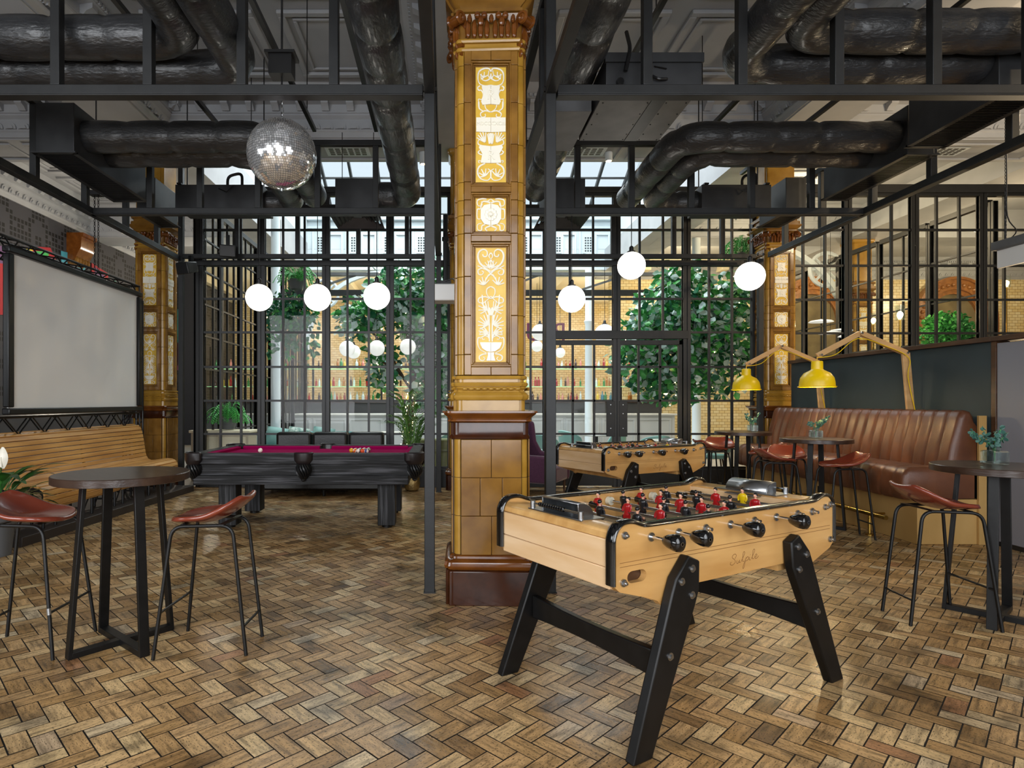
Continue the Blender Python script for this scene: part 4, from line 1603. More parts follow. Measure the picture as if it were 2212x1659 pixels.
# loose chain hoist on the left
p = px(213, 385, 8.0)
t = thing('chain_hoist', 'black chain hoist hanging beyond the left truss above the screen', 'hoist', (-4.75, 8.2, 4.25))
b = MB()
b.box(-.08, .08, -.06, .06, 0, .06)
b.cyl((0, 0, .06), (0, 0, SOFF - 4.25), .01, 8)
b.build('hoist_body', black, t)
b = MB()
for x in (-.02, .03):
    z = 0
    k = 0
    while z > -1.0:
        b.tube([(x + (.011 * math.cos(a * PI / 3) if k % 2 else 0), (0 if k % 2 else .011 * math.cos(a * PI / 3)), z - .018 + .024 * math.sin(a * PI / 3)) for a in range(6)], .004, 4, closed=True)
        z -= .036
        k += 1
b.build('chain', steel2, t)
# ================================================================== FURNITURE
# ---- pool table
PX0, PX1, PY0, PY1 = -2.88, -.30, 6.74, 8.16
pcx, pcy = (PX0 + PX1) / 2, (PY0 + PY1) / 2
phx, phy = (PX1 - PX0) / 2, (PY1 - PY0) / 2
t = thing('pool_table', 'charred black oak pool table with magenta cloth in front of the glass wall', 'pool table', (pcx, pcy, 0))
b = MB()
b.box(-phx + .09, phx - .09, -phy + .05, phy - .05, .62, .755)
b.box(-phx + .05, phx - .12, -phy + .02, phy - .02, .52, .625)
b.build('cabinet', poolwood, t, bevel=.006)
for x0, x1, s in ((-phx + .1, -.07, 0), (.07, phx - .12, 0)):
    for sy in (-1, 1):
        b = MB()
        y0, y1 = sorted((sy * phy, sy * (phy - .13)))
        b.box(x0, x1, y0, y1, .752, .872)
        b.build('rail', poolwood, t, bevel=.006)
for sx in (-1, 1):
    b = MB()
    x0, x1 = sorted((sx * phx, sx * (phx - .13)))
    b.box(x0, x1, -phy + .12, phy - .12, .752, .872)
    b.build('rail', poolleg, t, bevel=.006)
b = MB()
b.box(-phx + .12, phx - .12, -phy + .12, phy - .12, .80, .825)
b.build('playing_bed', cloth, t)
for sy in (-1, 1):
    for x0, x1 in ((-phx + .2, -.08), (.08, phx - .2)):
        b = MB()
        b.prism([(sy * (phy - .125), .866), (sy * (phy - .185), .856), (sy * (phy - .17), .822), (sy * (phy - .125), .822)], x0, x1, lambda u, v, w: Vector((w, u, v)))
        b.build('cushion', cloth, t)
for sx in (-1, 1):
    b = MB()
    b.prism([(sx * (phx - .125), .866), (sx * (phx - .185), .856), (sx * (phx - .17), .822), (sx * (phx - .125), .822)], -phy + .2, phy - .2, lambda u, v, w: Vector((u, w, v)))
    b.build('cushion', cloth, t)
for sx in (-1, 1):
    for sy in (-1, 1):
        b = MB()
        x0, x1 = sorted((sx * (phx - .28), sx * (phx - .48)))
        y0, y1 = sorted((sy * (phy - .16), sy * (phy - .36)))
        b.box(x0, x1, y0, y1, .035, .525)
        o = b.build('leg', poolleg, t, bevel=.006)
        b = MB()
        b.lathe([(.06, .003), (.062, .03), (.05, .036)], 16, ((x0 + x1) / 2, (y0 + y1) / 2, 0))
        b.build('foot', blackp, o)
for sx, sy in ((-1, -1), (0, -1), (1, -1), (-1, 1), (0, 1), (1, 1)):
    cx, cy = sx * (phx - .07), sy * (phy - .02 if sx == 0 else phy - .07)
    ang = math.atan2(sy, sx) if sx else sy * PI / 2
    M = Matrix.Translation((cx, cy, 0)) @ Matrix.Rotation(ang, 4, 'Z')
    b = MB()
    # leather apron curving round the pocket, with the rounded lip
    wd, dp = (.085, .05) if sx == 0 else (.105, .10)
    n = 14
    prof = [(.876, .0), (.882, .012), (.874, .02), (.80, .018), (.755, .004), (.742, -.012)]
    rings = []
    for z, d in prof:
        ring = []
        for i in range(n + 1):
            a = -PI / 2 + PI * i / n
            k = 1 if z > .76 else .75
            ring.append(M @ Vector((math.cos(a) * (dp + d), math.sin(a) * (wd + d) * k, z)))
        rings.append(ring)
    b.loft(rings, caps=False, closed=False)
    o = b.build('pocket_apron', pocket, t, solid=.012)
    b = MB()
    for k in range(18):
        a = 2 * PI * k / 18
        P = []
        for i in range(6):
            s = i / 5
            r = .075 * math.sin(PI * (.25 + .7 * s)) + .01
            P.append(M @ Vector((dp * .3 + math.cos(a + s * .9) * r, math.sin(a + s * .9) * r, .75 - s * .16)))
        b.tube(P, .011, 5)
    b.lathe([(.012, .56), (.03, .575), (.02, .60)], 10, M @ Vector((dp * .3, 0, 0)))
    b.build('pocket_net', steel2, o)
POOLZ = .825 + .0285


def pool_ball(x, y, c, lab, stripe=False, k=0):
    m_ = mat('ball_' + c + ('s' if stripe else ''), c, .08, coat=.6)
    t = MB()
    t.sphere((0, 0, 0), .0285, 20, 14)
    o = t.build('pool_ball', [m_, MATS.get('ivory_ball') or mat('ivory_ball', 'efe8d6', .08, coat=.6)])
    if stripe:
        for p in o.data.polygons:
            if abs(p.center.z) > .015:
                p.material_index = 1
        o.rotation_euler = (1.1 + k, .4 * k, k * 1.7)
    o.location = (x, y, POOLZ)
    tag(o, lab, 'pool ball', 'pool balls on the magenta cloth')


pool_ball(-2.28, 7.42, 'efe9d9', 'cream cue ball alone at the bench end of the magenta cloth')
cols = [('e0a81c', 0), ('d8641c', 1), ('20212a', 0), ('27324d', 1), ('1f5a3a', 1), ('3a3f46', 0), ('d94c16', 0), ('7a1f22', 1), ('e3b324', 1), ('a3222a', 0), ('223a7a', 1), ('5a2a5c', 0), ('1f6b4a', 0), ('b33a2a', 1), ('2a2a2e', 0)]
labs = ['solid yellow pool ball at the tip of the triangle rack', 'orange striped pool ball in the second row of the rack, viewer side', 'black-blue solid pool ball in the second row of the rack, window side']
k = 0
nm = {'e0a81c': 'yellow', 'd8641c': 'orange', '20212a': 'near-black', '27324d': 'navy', '1f5a3a': 'green', '3a3f46': 'dark grey', 'd94c16': 'orange-red', '7a1f22': 'maroon', 'e3b324': 'yellow', 'a3222a': 'red', '223a7a': 'blue', '5a2a5c': 'violet', '1f6b4a': 'green', 'b33a2a': 'brick red', '2a2a2e': 'black'}
rows = ['tip', 'second row', 'third row', 'fourth row', 'last row']
for i in range(5):
    for j in range(i + 1):
        c, s = cols[k]
        pool_ball(-1.16 + i * .0497, 7.42 + (j - i / 2) * .0574, c, '%s %s pool ball in the %s of the rack, %s from the viewer' % (nm[c], 'striped' if s else 'solid', rows[i], ['first', 'second', 'third', 'fourth', 'fifth'][j]) if i else 'solid yellow pool ball at the tip of the racked triangle', s, k)
        k += 1


# ---- round bar tables
def bar_table(x, y, rz, lab):
    t = thing('bar_table', lab, 'bar table', (x, y, 0), rz, 'round high bar tables')
    b = MB()
    b.lathe([(.366, .98), (.372, .983), (.372, 1.022), (.368, 1.026)], 48)
    b.build('table_top', walnut, t, smooth=40)
    for k in range(4):
        a = k * PI / 2
        d = Vector((math.cos(a), math.sin(a), 0))
        b = MB()
        b.bar(d * .29 + Vector((0, 0, .002)), d * .215 + Vector((0, 0, .982)), .055, .022, up=d)
        b.build('leg', blackp, t, bevel=.002)
    for k in range(2):
        a = k * PI / 2
        d = Vector((math.cos(a), math.sin(a), 0))
        z = .018 if k == 0 else .045
        b = MB()
        b.bar(d * -.28 + Vector((0, 0, .02)), d * .28 + Vector((0, 0, .02)), .055, .035 + .002 * k)
        b.build('base_bar', blackp, t, bevel=.002)
    return t


T1 = bar_table(-1.937, 3.62, rad(50), 'round dark oak bar table between the two oxblood stools in the left front')
dup(T1, (3.69, 4.02, 0), rad(40), 'round dark oak bar table at the right edge, holding a vase, beside the grey panel')
dup(T1, (4.29, 7.0, 0), rad(45), 'round dark oak bar table with glass vase in front of the middle of the banquette')
dup(T1, (4.24, 8.62, 0), rad(45), 'round dark oak bar table at the far end of the banquette by the tiled pillar')


# ---- stools
def stool(x, y, rz, lab):
    t = thing('bar_stool', lab, 'stool', (x, y, 0), rz, 'oxblood moulded bar stools')

    def seat(s, q):
        a, c = s * 2 - 1, q * 2 - 1          # a: -1 back .. 1 front; c across
        # rounded outline
        rx = .215
        wy = .215 * (1 - .06 * max(0, a)) * math.sqrt(max(.0, 1 - abs(a) ** 3.4 * .72))
        X = a * rx * (1 - .10 * abs(c) ** 3)
        Y = c * wy
        lip = max(0, (-a + .05) / 1.05) ** 1.8
        Z = .772 + .125 * lip * (1 - .22 * c * c) + .03 * c * c * (1 - .5 * a) - .010 * max(0, a) ** 2 - .016 * (1 - a * a) * (1 - c * c)
        return Vector((X - .02 * lip, Y, Z))
    b = MB()
    b.grid(seat, 18, 14)
    b.build('seat', seatred, t, solid=.028, bevel=0, smooth=80, sub=1)
    for s in (-1, 1):
        b = MB()
        P = fillet([(.25, s * .215, .004), (.165, s * .17, .742), (-.165, s * .125, .742), (-.25, s * .14, .004)], .07, 6)
        b.tube(P, .0105, 10)
        b.build('leg_frame', blackp, t, smooth=60)
    b = MB()
    z = .26
    b.tube([(.22, -.2, z), (.22, .2, z)], .0075, 8)
    b.build('foot_bar', blackp, t)
    b = MB()
    z = .165
    b.tube([(-.231, -.136, z), (-.231, .136, z)], .0075, 8)
    b.build('back_bar', blackp, t)
    for xx in (-.11, .11):
        b = MB()
        b.bar((xx, -.15, .748), (xx, .15, .748), .03, .006)
        b.build('seat_bracket', steel2, t)
    return t


S0 = stool(-1.385, 3.59, PI, 'oxblood bar stool right of the left front bar table, back towards the pool table')
S0.rotation_euler[2] = PI - .03
dup(S0, (-2.455, 3.59, 0), .02, 'oxblood bar stool with silver tape on a leg, cut by the left edge')
# silver tape on one leg of that stool
st2 = [o for o in bpy.data.objects if o.name.startswith('bar_stool')][-1]
b = MB()
b.tube([(.221, -.2, .252), (.2165, -.1975, .288)], .0118, 10)
b.build('tape_wrap', brushed, st2)
dup(S0, (3.26, 4.02, 0), -.07, 'oxblood bar stool in the right front, beside the table by the grey panel')
for x, y, rz, lab in ((3.83, 8.72, .1, 'oxblood stool on the far table nearest the second football table'), (4.2, 9.22, -1.75, 'oxblood stool behind the far bar table, in front of the glass wall'),
                      (4.25, 8.0, PI - .3, 'oxblood stool between the two far bar tables, back towards the banquette'), (3.88, 7.12, -.1, 'oxblood stool on the football-table side of the middle bar table'),
                      (4.25, 7.52, -1.95, 'oxblood stool behind the middle bar table, against the banquette seat'), (4.26, 6.48, PI - .1, 'oxblood stool on the viewer side of the middle bar table')):
    dup(S0, (x, y, 0), rz, lab)


# ---- vases with eucalyptus
def vase(x, y, z, lab, seed):
    t = thing('bud_vase', lab, 'vase', (x, y, z + .001), group='square glass bud vases')
    b = MB()
    b.loft([[Vector((a * s, c * s, h)) for a, c in ((-1, -1), (0, -1.04), (1, -1), (1.04, 0), (1, 1), (0, 1.04), (-1, 1), (-1.04, 0))] for s, h in ((.04, 0), (.052, .006), (.053, .085), (.045, .094), (.022, .098), (.021, .118), (.027, .122), (.024, .122), (.018, .116), (.018, .1), (.047, .09), (.047, .012), (.035, .01))], caps=True)
    b.build('jar', clear, t, smooth=30)
    rnd = random.Random(seed)
    b = MB()
    tips = []
    for k in range(6):
        a = rnd.uniform(0, 2 * PI) if k else 0.1
        l = rnd.uniform(.07, .15)
        P = smooth_path([(0, 0, .02), (math.cos(a) * .012, math.sin(a) * .012, .12), (math.cos(a) * l * .6, math.sin(a) * l * .6, .17), (math.cos(a) * l, math.sin(a) * l, rnd.uniform(.17, .25))])
        b.tube(P, .002, 5)
        tips += P[5:]
    b.build('stem', leaf_a, t)
    b = MB()
    for p in tips:
        for q in range(2):
            n = Vector((rnd.gauss(0, 1), rnd.gauss(0, 1), rnd.gauss(0, .7))).normalized()
            u = n.orthogonal().normalized()
            w = n.cross(u)
            c = p + u * .018
            r = rnd.uniform(.008, .0145)
            pts = [c + u * (r * 1.25 * math.cos(i * PI / 4)) + w * (r * math.sin(i * PI / 4)) for i in range(8)]
            b.add([v + n * .002 for v in pts] + [v - n * .001 for v in pts], [tuple(range(8)), tuple(reversed(range(8, 16)))] + [(i, (i + 1) % 8, 8 + (i + 1) % 8, 8 + i) for i in range(8)])
    b.build('eucalyptus_leaf', euc, t)


vase(3.70, 4.07, 1.026, 'glass bud vase of eucalyptus on the bar table at the right edge', 3)
vase(4.29, 7.0, 1.026, 'glass bud vase of eucalyptus on the middle bar table before the banquette', 5)
vase(4.36, 8.58, 1.026, 'glass bud vase of eucalyptus on the far bar table by the pillar', 8)

# ---- banquette, its panel, lamps
BX, BY0, BY1 = 4.76, 6.12, 9.62
t = thing('banquette', 'long brown leather banquette with channelled back along the slate green panel', 'banquette', (BX, BY0, 0))
L_ = BY1 - BY0
b = MB()
b.box(.02, .68, 0, L_, .004, .46)
b.build('plywood_base', ply, t, bevel=.004)
b = MB()
b.box(.622, .70, -.03, -.002, .004, 1.31)
b.build('plywood_end_board', ply, t, bevel=.003)
nch = 21


def chan(w, amp):
    x = (w % (L_ / nch)) / (L_ / nch)
    return amp * (1 - math.exp(-(min(x, 1 - x) / .09) ** 2))


seat_prof = [(-.10, .455), (-.125, .50), (-.125, .60), (-.115, .70), (-.085, .755), (-.03, .785), (.1, .79), (.25, .785), (.40, .775)]
back_prof = [(.34, .77), (.345, .85), (.37, 1.0), (.42, 1.18), (.445, 1.29), (.475, 1.345), (.52, 1.365), (.57, 1.35), (.60, 1.30)]


def upholster(prof, amp, name, inner, m_=leather):
    b = MB()
    NW = nch * 8
    ys = [L_ * i / NW for i in range(NW + 1)]
    rings = []
    for y in ys:
        ring = []
        edge = min(1, min(y, L_ - y) / .035)
        for i, (x, z) in enumerate(prof):
            p = prof[max(0, i - 1)]
            q = prof[min(len(prof) - 1, i + 1)]
            tx, tz = q[0] - p[0], q[1] - p[1]
            l = math.hypot(tx, tz)
            nx, nz = -tz / l, tx / l
            d = chan(y, amp) - amp - .03 * (1 - math.sqrt(max(0, 1 - (1 - edge) ** 2)))
            ring.append(Vector((x + nx * d, y, z + nz * d)))
        ring += [Vector((x, y, z)) for x, z in inner]
        rings.append(ring)
    b.loft(rings)
    return b.build(name, m_, t, smooth=50)


upholster(seat_prof, .009, 'seat_cushion', [(.60, .76), (.60, .47), (.0, .455)])
upholster(back_prof, .012, 'channelled_back', [(.62, 1.2), (.62, .75)])
b = MB()
b.box(.018, .03, 1.5, 1.64, .28, .37)
b.build('power_socket', black, t)
t = thing('foot_rail', 'brass foot rail running along the plywood base of the banquette', 'foot rail', (BX - .15, BY0 + .2, 0))
b = MB()
b.cyl((0, 0, .235), (0, 3.2, .235), .024, 14)
b.build('rail', brass, t)
for y in (.25, 1.6, 2.95):
    b = MB()
    b.cyl((0, y, .004), (0, y, .215), .014, 10)
    b.lathe([(.04, .002), (.04, .012), (.018, .02)], 16, (0, y, 0))
    b.tube([(0, y, .235), (.165, y, .235)], .012, 8)
    b.build('rail_post', brass, t)
m = MB()
m.box(5.55, 5.67, 6.13, 9.7, .02, 2.06)
m.cur = 1
m.box(5.50, 5.70, 6.1, 9.72, 2.06, 2.11)
m.box(5.535, 5.68, 6.075, 6.13, .02, 2.06)
o = m.build('wall_partition', [teal_w, walnut_e], bevel=.003)
struct(o)
m = MB()
m.box(5.545, 5.68, 1.0, 6.072, .05, 2.04)
m.cur = 1
m.box(5.5, 5.7, 5.6, 6.1, 2.06, 2.11)
m.cur = 2
m.box(5.55, 5.67, 1.0, 6.072, .0, .05)
struct(m.build('wall_partition', [grey_w, walnut_e, black], bevel=.003))


def arm_lamp(y, lab, dx, s=1.0):
    """ash-wood arm lamp rising behind the banquette, arm reaching towards -x"""
    x0, x1, x2 = 5.45, 5.36, 4.83     # foot, shoulder, elbow
    t = thing('arm_lamp', lab, 'lamp', (x0, y, 0), group='yellow shade wooden arm lamps')
    o = Vector((x0, y, 0))
    A, S, E, T = Vector((.0, 0, 1.0)), Vector((-.09, 0, 2.02)), Vector((-.62, 0, 2.25)), Vector((-1.12, 0, 1.985))
    b = MB()
    b.bar(A, S, .03, .09, up=(1, 0, 0))
    b.build('post', lampwood, t, bevel=.004)
    b = MB()
    for sy in (-.026, .026):
        b.bar(S + Vector((0, sy, 0)), E + Vector((0, sy, 0)), .014, .055)
    b.build('lower_arm', lampwood, t, bevel=.003)
    b = MB()
    b.bar(E, T, .026, .06)
    b.build('upper_arm', lampwood, t, bevel=.003)
    b = MB()
    for p in (S, E, T + Vector((.03, 0, .01))):
        b.cyl(p + Vector((0, -.045, 0)), p + Vector((0, .045, 0)), .014, 10)
    b.build('pivot_bolt', chrome, t)
    b = MB()
    zc = 1.62
    prof = [(.192, zc), (.2, zc + .004), (.2, zc + .01), (.185, zc + .014), (.182, zc + .06), (.172, zc + .11), (.135, zc + .165), (.07, zc + .2), (.062, zc + .21), (.06, zc + .30), (.052, zc + .305), (.05, zc + .305), (.05, zc + .2), (.12, zc + .155), (.16, zc + .1), (.175, zc + .02)]
    b.lathe(prof, 40, (T.x, 0, 0), caps=False)
    b.build('lamp_shade', yellow, t, smooth=30)
    b = MB()
    b.sphere((T.x, 0, zc + .05), .04, 14, 10)
    b.build('bulb', bulb_m, t)
    b = MB()
    b.tube([(T.x, 0, zc + .3), (T.x, 0, T.z - .01)], .004, 6)
    b.tube(smooth_path([T + Vector((.0, -.02, -.02)), T * .6 + E * .4 + Vector((0, -.03, -.09)), E * .9 + T * .1 + Vector((0, -.035, -.04)), E * .5 + S * .5 + Vector((0, -.035, -.035)), S + Vector((.01, -.04, -.06)), S + Vector((.0, -.04, -.28)), A + Vector((0, -.03, .35)), A + Vector((.04, -.02, .2))], 5), .0045, 6)
    b.build('cable', yellow, t)
    point('arm_lamp_light', (x0 + T.x, y, zc + .0), 14, (1, .78, .45), .04)




arm_lamp(7.04, 'yellow shaded wooden arm lamp over the middle of the banquette', 0)
arm_lamp(8.7, 'yellow shaded wooden arm lamp at the far end of the banquette, by the pillar', 0)

# ---- slatted bench on its truss base
t = thing('slatted_bench', 'long curved oak slat bench on a black truss base along the left side', 'bench', (-4.2, 6.3, .1))
LB = 3.12
prof = [(.06, .20), (.01, .27), (-.01, .345), (.0, .41), (.05, .45), (.13, .462), (.22, .455), (.31, .44), (.39, .435), (.45, .46), (.485, .53), (.50, .61), (.512, .69), (.524, .77), (.538, .85), (.56, .93), (.605, .985), (.67, 1.0), (.74, .985)]
P = smooth_path([(-x, 0, z) for x, z in prof], 6)
ds = [0]
for a, c in zip(P, P[1:]):
    ds.append(ds[-1] + (c - a).length)
NS = 24


def at_len(s):
    for i in range(1, len(P)):
        if ds[i] >= s:
            f_ = (s - ds[i - 1]) / max(1e-6, ds[i] - ds[i - 1])
            return P[i - 1].lerp(P[i], f_)
    return P[-1]


b = MB()
for i in range(NS):
    s0, s1 = ds[-1] * (i + .06) / NS, ds[-1] * (i + .94) / NS
    p, q = at_len(s0), at_len(s1)
    b.bar(((p + q) / 2) + Vector((0, 0, 0)), ((p + q) / 2) + Vector((0, LB, 0)), (q - p).length, .022, up=Vector((0, 1, 0)).cross(q - p).normalized())
b.build('slatted_seat', oak, t, bevel=.003)
b = MB()
for y in (.02, LB * .5, LB - .02):
    pts = [at_len(ds[-1] * i / 20) for i in range(21)]
    for a, c in zip(pts, pts[1:]):
        off = Vector((-.018, 0, -.022))
        b.bar(a + Vector((0, y, 0)) + off, c + Vector((0, y, 0)) + off, .03, .02, up=(0, 1, 0))
b.build('bent_rib', steel2, t)
for k, y in enumerate((.12, .8, 1.5, 2.2, 2.9)):
    b = MB()
    for x in (-.08, -.34):
        b.cyl((x, y, .003), (x, y, .43), .016, 8)
        b.cyl((x, y + .2, .003), (x, y + .2, .43), .016, 8)
        b.cyl((x, y, .02), (x, y + .2, .3), .008, 6)
    b.cyl((-.08, y, .1), (-.34, y, .1), .012, 6)
    b.cyl((-.08, y, .4), (-.34, y, .4), .012, 6)
    b.build('truss_leg', steel2, t)
m = MB()
m.prism([(-5.1, 6.0), (-4.21, 6.0), (-4.08, 9.78), (-4.4, 9.78), (-4.5, 9.6), (-5.1, 9.6)], .0, .1, lambda u, v, w: Vector((u, v, w)))
struct(m.build('floor_platform', mat('dark_plinth', '2a211b', .55), bevel=.006))

# ---- projection screen on its truss goalpost
SX, SY0, SY1, SZ0, SZ1 = -4.74, 6.5, 9.36, 1.30, 3.15
t = thing('projection_screen', 'blank grey projection screen in a thick black frame above the slatted bench', 'screen', (SX, SY0, SZ0))
W_, H_ = SY1 - SY0, SZ1 - SZ0
b = MB()
b.box(-.03, -.01, .06, W_ - .06, .06, H_ - .06)
b.build('fabric', screen_m, t)
for nm, q in (('frame_rail', ((0, 0, .045), (0, W_, .045))), ('frame_rail', ((0, 0, H_ - .045), (0, W_, H_ - .045))), ('frame_stile', ((0, .045, .09), (0, .045, H_ - .09))), ('frame_stile', ((0, W_ - .045, .09), (0, W_ - .045, H_ - .09)))):
    b = MB()
    b.bar(q[0], q[1], .09 if nm == 'frame_rail' else .07, .07 if nm == 'frame_rail' else .09, up=(0, 0, 1) if nm == 'frame_rail' else (0, 1, 0))
    b.build(nm, steel2, t, bevel=.012)
t = thing('truss_goalpost', 'black tube truss goalpost carrying the projection screen behind the bench', 'truss', (SX - .12, SY0 - .6, 0))
LT = W_ + .72


def box_truss(name, a, c, parent, wd=.2, r=.016, n=10, up=(0, 0, 1)):
    a, c = Vector(a), Vector(c)
    d = (c - a).normalized()
    u = Vector(up)
    s = d.cross(u).normalized()
    b = MB()
    off = [s * (i * wd / 2) + u * (j * wd / 2) for i, j in ((-1, -1), (1, -1), (1, 1), (-1, 1))]
    for o in off:
        b.cyl(a + o, c + o, r, 8)
    ln = (c - a).length
    for k in range(n):
        p0, p1 = a + d * (ln * k / n), a + d * (ln * (k + 1) / n)
        for i in range(4):
            o0, o1 = off[i], off[(i + 1) % 4]
            if k % 2:
                o0, o1 = o1, o0
            b.cyl(p0 + o0, p1 + o1, r * .55, 6)
    for i in range(4):
        b.cyl(a + off[i], a + off[(i + 1) % 4], r * .8, 6)
        b.cyl(c + off[i], c + off[(i + 1) % 4], r * .8, 6)
    return b.build(name, steel2, parent)


box_truss('top_truss', (-.05, 0, 3.16), (-.05, LT, 3.16), t, n=16)
box_truss('bottom_truss', (-.05, 0, 1.18), (-.05, LT, 1.18), t, n=16)
box_truss('upright_truss', (-.05, .0, .105), (-.05, .0, 3.05), t, n=14, up=(0, 1, 0))
box_truss('upright_truss', (-.05, LT, .105), (-.05, LT, 3.05), t, n=14, up=(0, 1, 0))

# ---- peace lily in a grey pot
t = thing('peace_lily', 'peace lily with one white bloom in a grey pot at the left edge', 'plant', (-4.27, 5.68, 0))
b = MB()
b.lathe([(.15, .004), (.19, .38), (.2, .4), (.18, .4), (.17, .36), (0, .35)], 28, caps=False)
b.lathe([(0, .004), (.15, .004)], 28, caps=False)
b.build('pot', pot_g, t)


def blade(b, base, tip, w, bend=.12, n=8, nrm=None):
    base, tip = Vector(base), Vector(tip)
    d = tip - base
    s = d.cross(Vector((0, 0, 1)))
    s = s.normalized() if s.length > 1e-4 else Vector((1, 0, 0))
    vs = []
    for i in range(n + 1):
        q = i / n
        c = base + d * q + Vector((0, 0, 1)) * bend * math.sin(PI * q)
        ww = w * math.sin(PI * min(1, q * .92 + .06)) ** .8
        for e in (-1, 0, 1):
            vs.append(c + s * (e * ww) - Vector((0, 0, 1)) * (.12 * ww * (1 - abs(e))))
    f = []
    for i in range(n):
        for e in range(2):
            k = i * 3 + e
            f.append((k, k + 1, k + 4, k + 3))
    b.add(vs, f)


rnd = random.Random(11)
bl, bs = MB(), MB()
for k in range(46):
    a = rnd.uniform(0, 2 * PI)
    r0 = rnd.uniform(.0, .08)
    h = rnd.uniform(.45, .74)
    r1 = rnd.uniform(.1, .28)
    p0 = Vector((math.cos(a) * r0, math.sin(a) * r0, .36))
    p1 = Vector((math.cos(a) * r1, math.sin(a) * r1, h))
    bs.tube([p0, (p0 + p1) / 2 + Vector((0, 0, .05)), p1], .004, 5)
    l = rnd.uniform(.2, .42)
    a2 = a + rnd.uniform(-.4, .4)
    blade(bl, p1, p1 + Vector((math.cos(a2) * l, math.sin(a2) * l, rnd.uniform(-.06, .16))), rnd.uniform(.035, .055), .05)
bl.build('foliage', lily_m, t)
bs.build('stalk', lily_m, t)
b = MB()
bs2 = [(.10, 0, .36), (.12, -.05, .7), (.16, -.1, .84)]
b.tube(smooth_path(bs2), .005, 6)
b.cur = 1
for sgn in (1,):
    vs = []
    for i in range(9):
        q = i / 8
        ww = .05 * math.sin(PI * (q * .9 + .06)) ** .8
        for e in (-1, -.5, 0, .5, 1):
            vs.append(Vector((.16 + e * ww, -.08 - .03 * (1 - e * e) * math.sin(PI * q), .83 + .2 * q)))
    b.add(vs, [(i * 5 + e, i * 5 + e + 1, i * 5 + e + 6, i * 5 + e + 5) for i in range(8) for e in range(4)])
b.cyl((.16, -.1, .85), (.16, -.105, .94), .01, 8)
b.build('white_bloom', [lily_m, ivory], t)

# ---- black sofa, plum wing chair, palm
t = thing('leather_sofa', 'black leather sofa with three back cushions against the glass wall, behind the pool table', 'sofa', (-1.87, 9.62, 0))
b = MB()
b.box(-1.08, 1.02, -.42, .42, .1, .38)
b.box(-1.08, -.92, -.42, .45, .38, .6)
b.box(.86, 1.02, -.42, .45, .38, .6)
b.build('base', leather_k, t, bevel=.03)
for k in range(3):
    b = MB()
    x = -.9 + k * .59
    b.box(x, x + .575, .2, .42, .44, .955)
    b.build('back_cushion', leather_k, t, bevel=.05)
    b = MB()
    b.box(x, x + .575, -.42, .2, .37, .5)
    b.build('seat_cushion', leather_k, t, bevel=.05)
for sx in (-1.0, 0, .95):
    for y in (-.36, .36):
        b = MB()
        b.lathe([(.02, .003), (.03, .1)], 10, (sx, y, 0))
        b.build('leg', blackp, t)
t = thing('wing_chair', 'plum wool wing chair half hidden behind the central pillar', 'armchair', (1.5, 9.6, 0), rad(62))
b = MB()
b.box(-.33, .33, -.36, .3, .2, .46)
b.build('seat', purple, t, bevel=.05)
b = MB()
b.prism([(-.33, .4), (-.35, .75), (-.36, 1.1), (-.28, 1.18), (.28, 1.18), (.36, 1.1), (.35, .75), (.33, .4)], .26, .40, lambda u, v, w: Vector((u, w + (v - .4) * .12, v)))
b.build('backrest', purple, t, bevel=.05)
for s in (-1, 1):
    b = MB()
    b.prism([(-.36, .2), (-.38, .55), (-.36, .62), (.1, .63), (.2, .8), (.24, 1.12), (.38, 1.16), (.36, .2)], s * .33, s * .43, lambda u, v, w: Vector((w, u, v)))
    b.build('arm', purple, t, bevel=.04)
for x in (-.3, .3):
    for y in (-.3, .3):
        b = MB()
        b.lathe([(.014, .003), (.024, .21)], 10, (x, y, 0))
        b.build('leg', walnut_e, t)
t = thing('potted_palm', 'green palm in a hammered brass pot beside the pool table', 'plant', (-.55, 9.85, 0))
b = MB()
b.lathe([(.07, .003), (.11, .02), (.135, .12), (.12, .22), (.105, .26), (.14, .31), (.13, .31), (.1, .27), (0, .26)], 24, caps=False)
b.lathe([(0, .003), (.07, .003)], 24, caps=False)
b.build('pot', mat('hammered_brass', '9a8354', .35, .8, bump=(26, .8)), t)
rnd = random.Random(7)
bl, bs = MB(), MB()
for k in range(17):
    a = rnd.uniform(0, 2 * PI)
    r1 = rnd.uniform(.18, .38)
    h = rnd.uniform(1.05, 1.6)
    P = smooth_path([(0, 0, .25), (math.cos(a) * r1 * .25, math.sin(a) * r1 * .2, h * .6), (math.cos(a) * r1 * .7, math.sin(a) * r1 * .5, h * .92), (math.cos(a) * r1 * 1.25, math.sin(a) * r1 * .8, h)], 6)
    P = [Vector((p.x, min(p.y, .36), p.z)) for p in P]
    bs.tube(P, .006, 5)
    for i in range(6, len(P)):
        p = P[i]
        d = (P[min(i + 1, len(P) - 1)] - P[i - 1]).normalized()
        for sgn in (-1, 1):
            s = d.cross(Vector((0, 0, 1))).normalized() * sgn
            e = p + d * .16 + s * .16 - Vector((0, 0, .06))
            e.y = min(e.y, .4)
            blade(bl, p, e, .012, .03, 5)
bl.build('frond', lime, t)
bs.build('stalk', lime, t)
# ================================================================== TABLE FOOTBALL
skin = mat('figure_skin', 'd9a184', .45)
red_p = mat('figure_red', 'a50f16', .3, coat=.4)
blk_p = mat('figure_black', '17171a', .3, coat=.4)
yel_p = mat('figure_yellow', 'e0bc0a', .3, coat=.4)
hair_p = mat('figure_hair', '100c0b', .3)
field_m = mat('pale_linoleum_pitch', '8f8a78', .5)
engr = mat('burnt_engraving', '7d5428', .8)
knob_w = mat('cream_bumper', 'd8d2bd', .4)


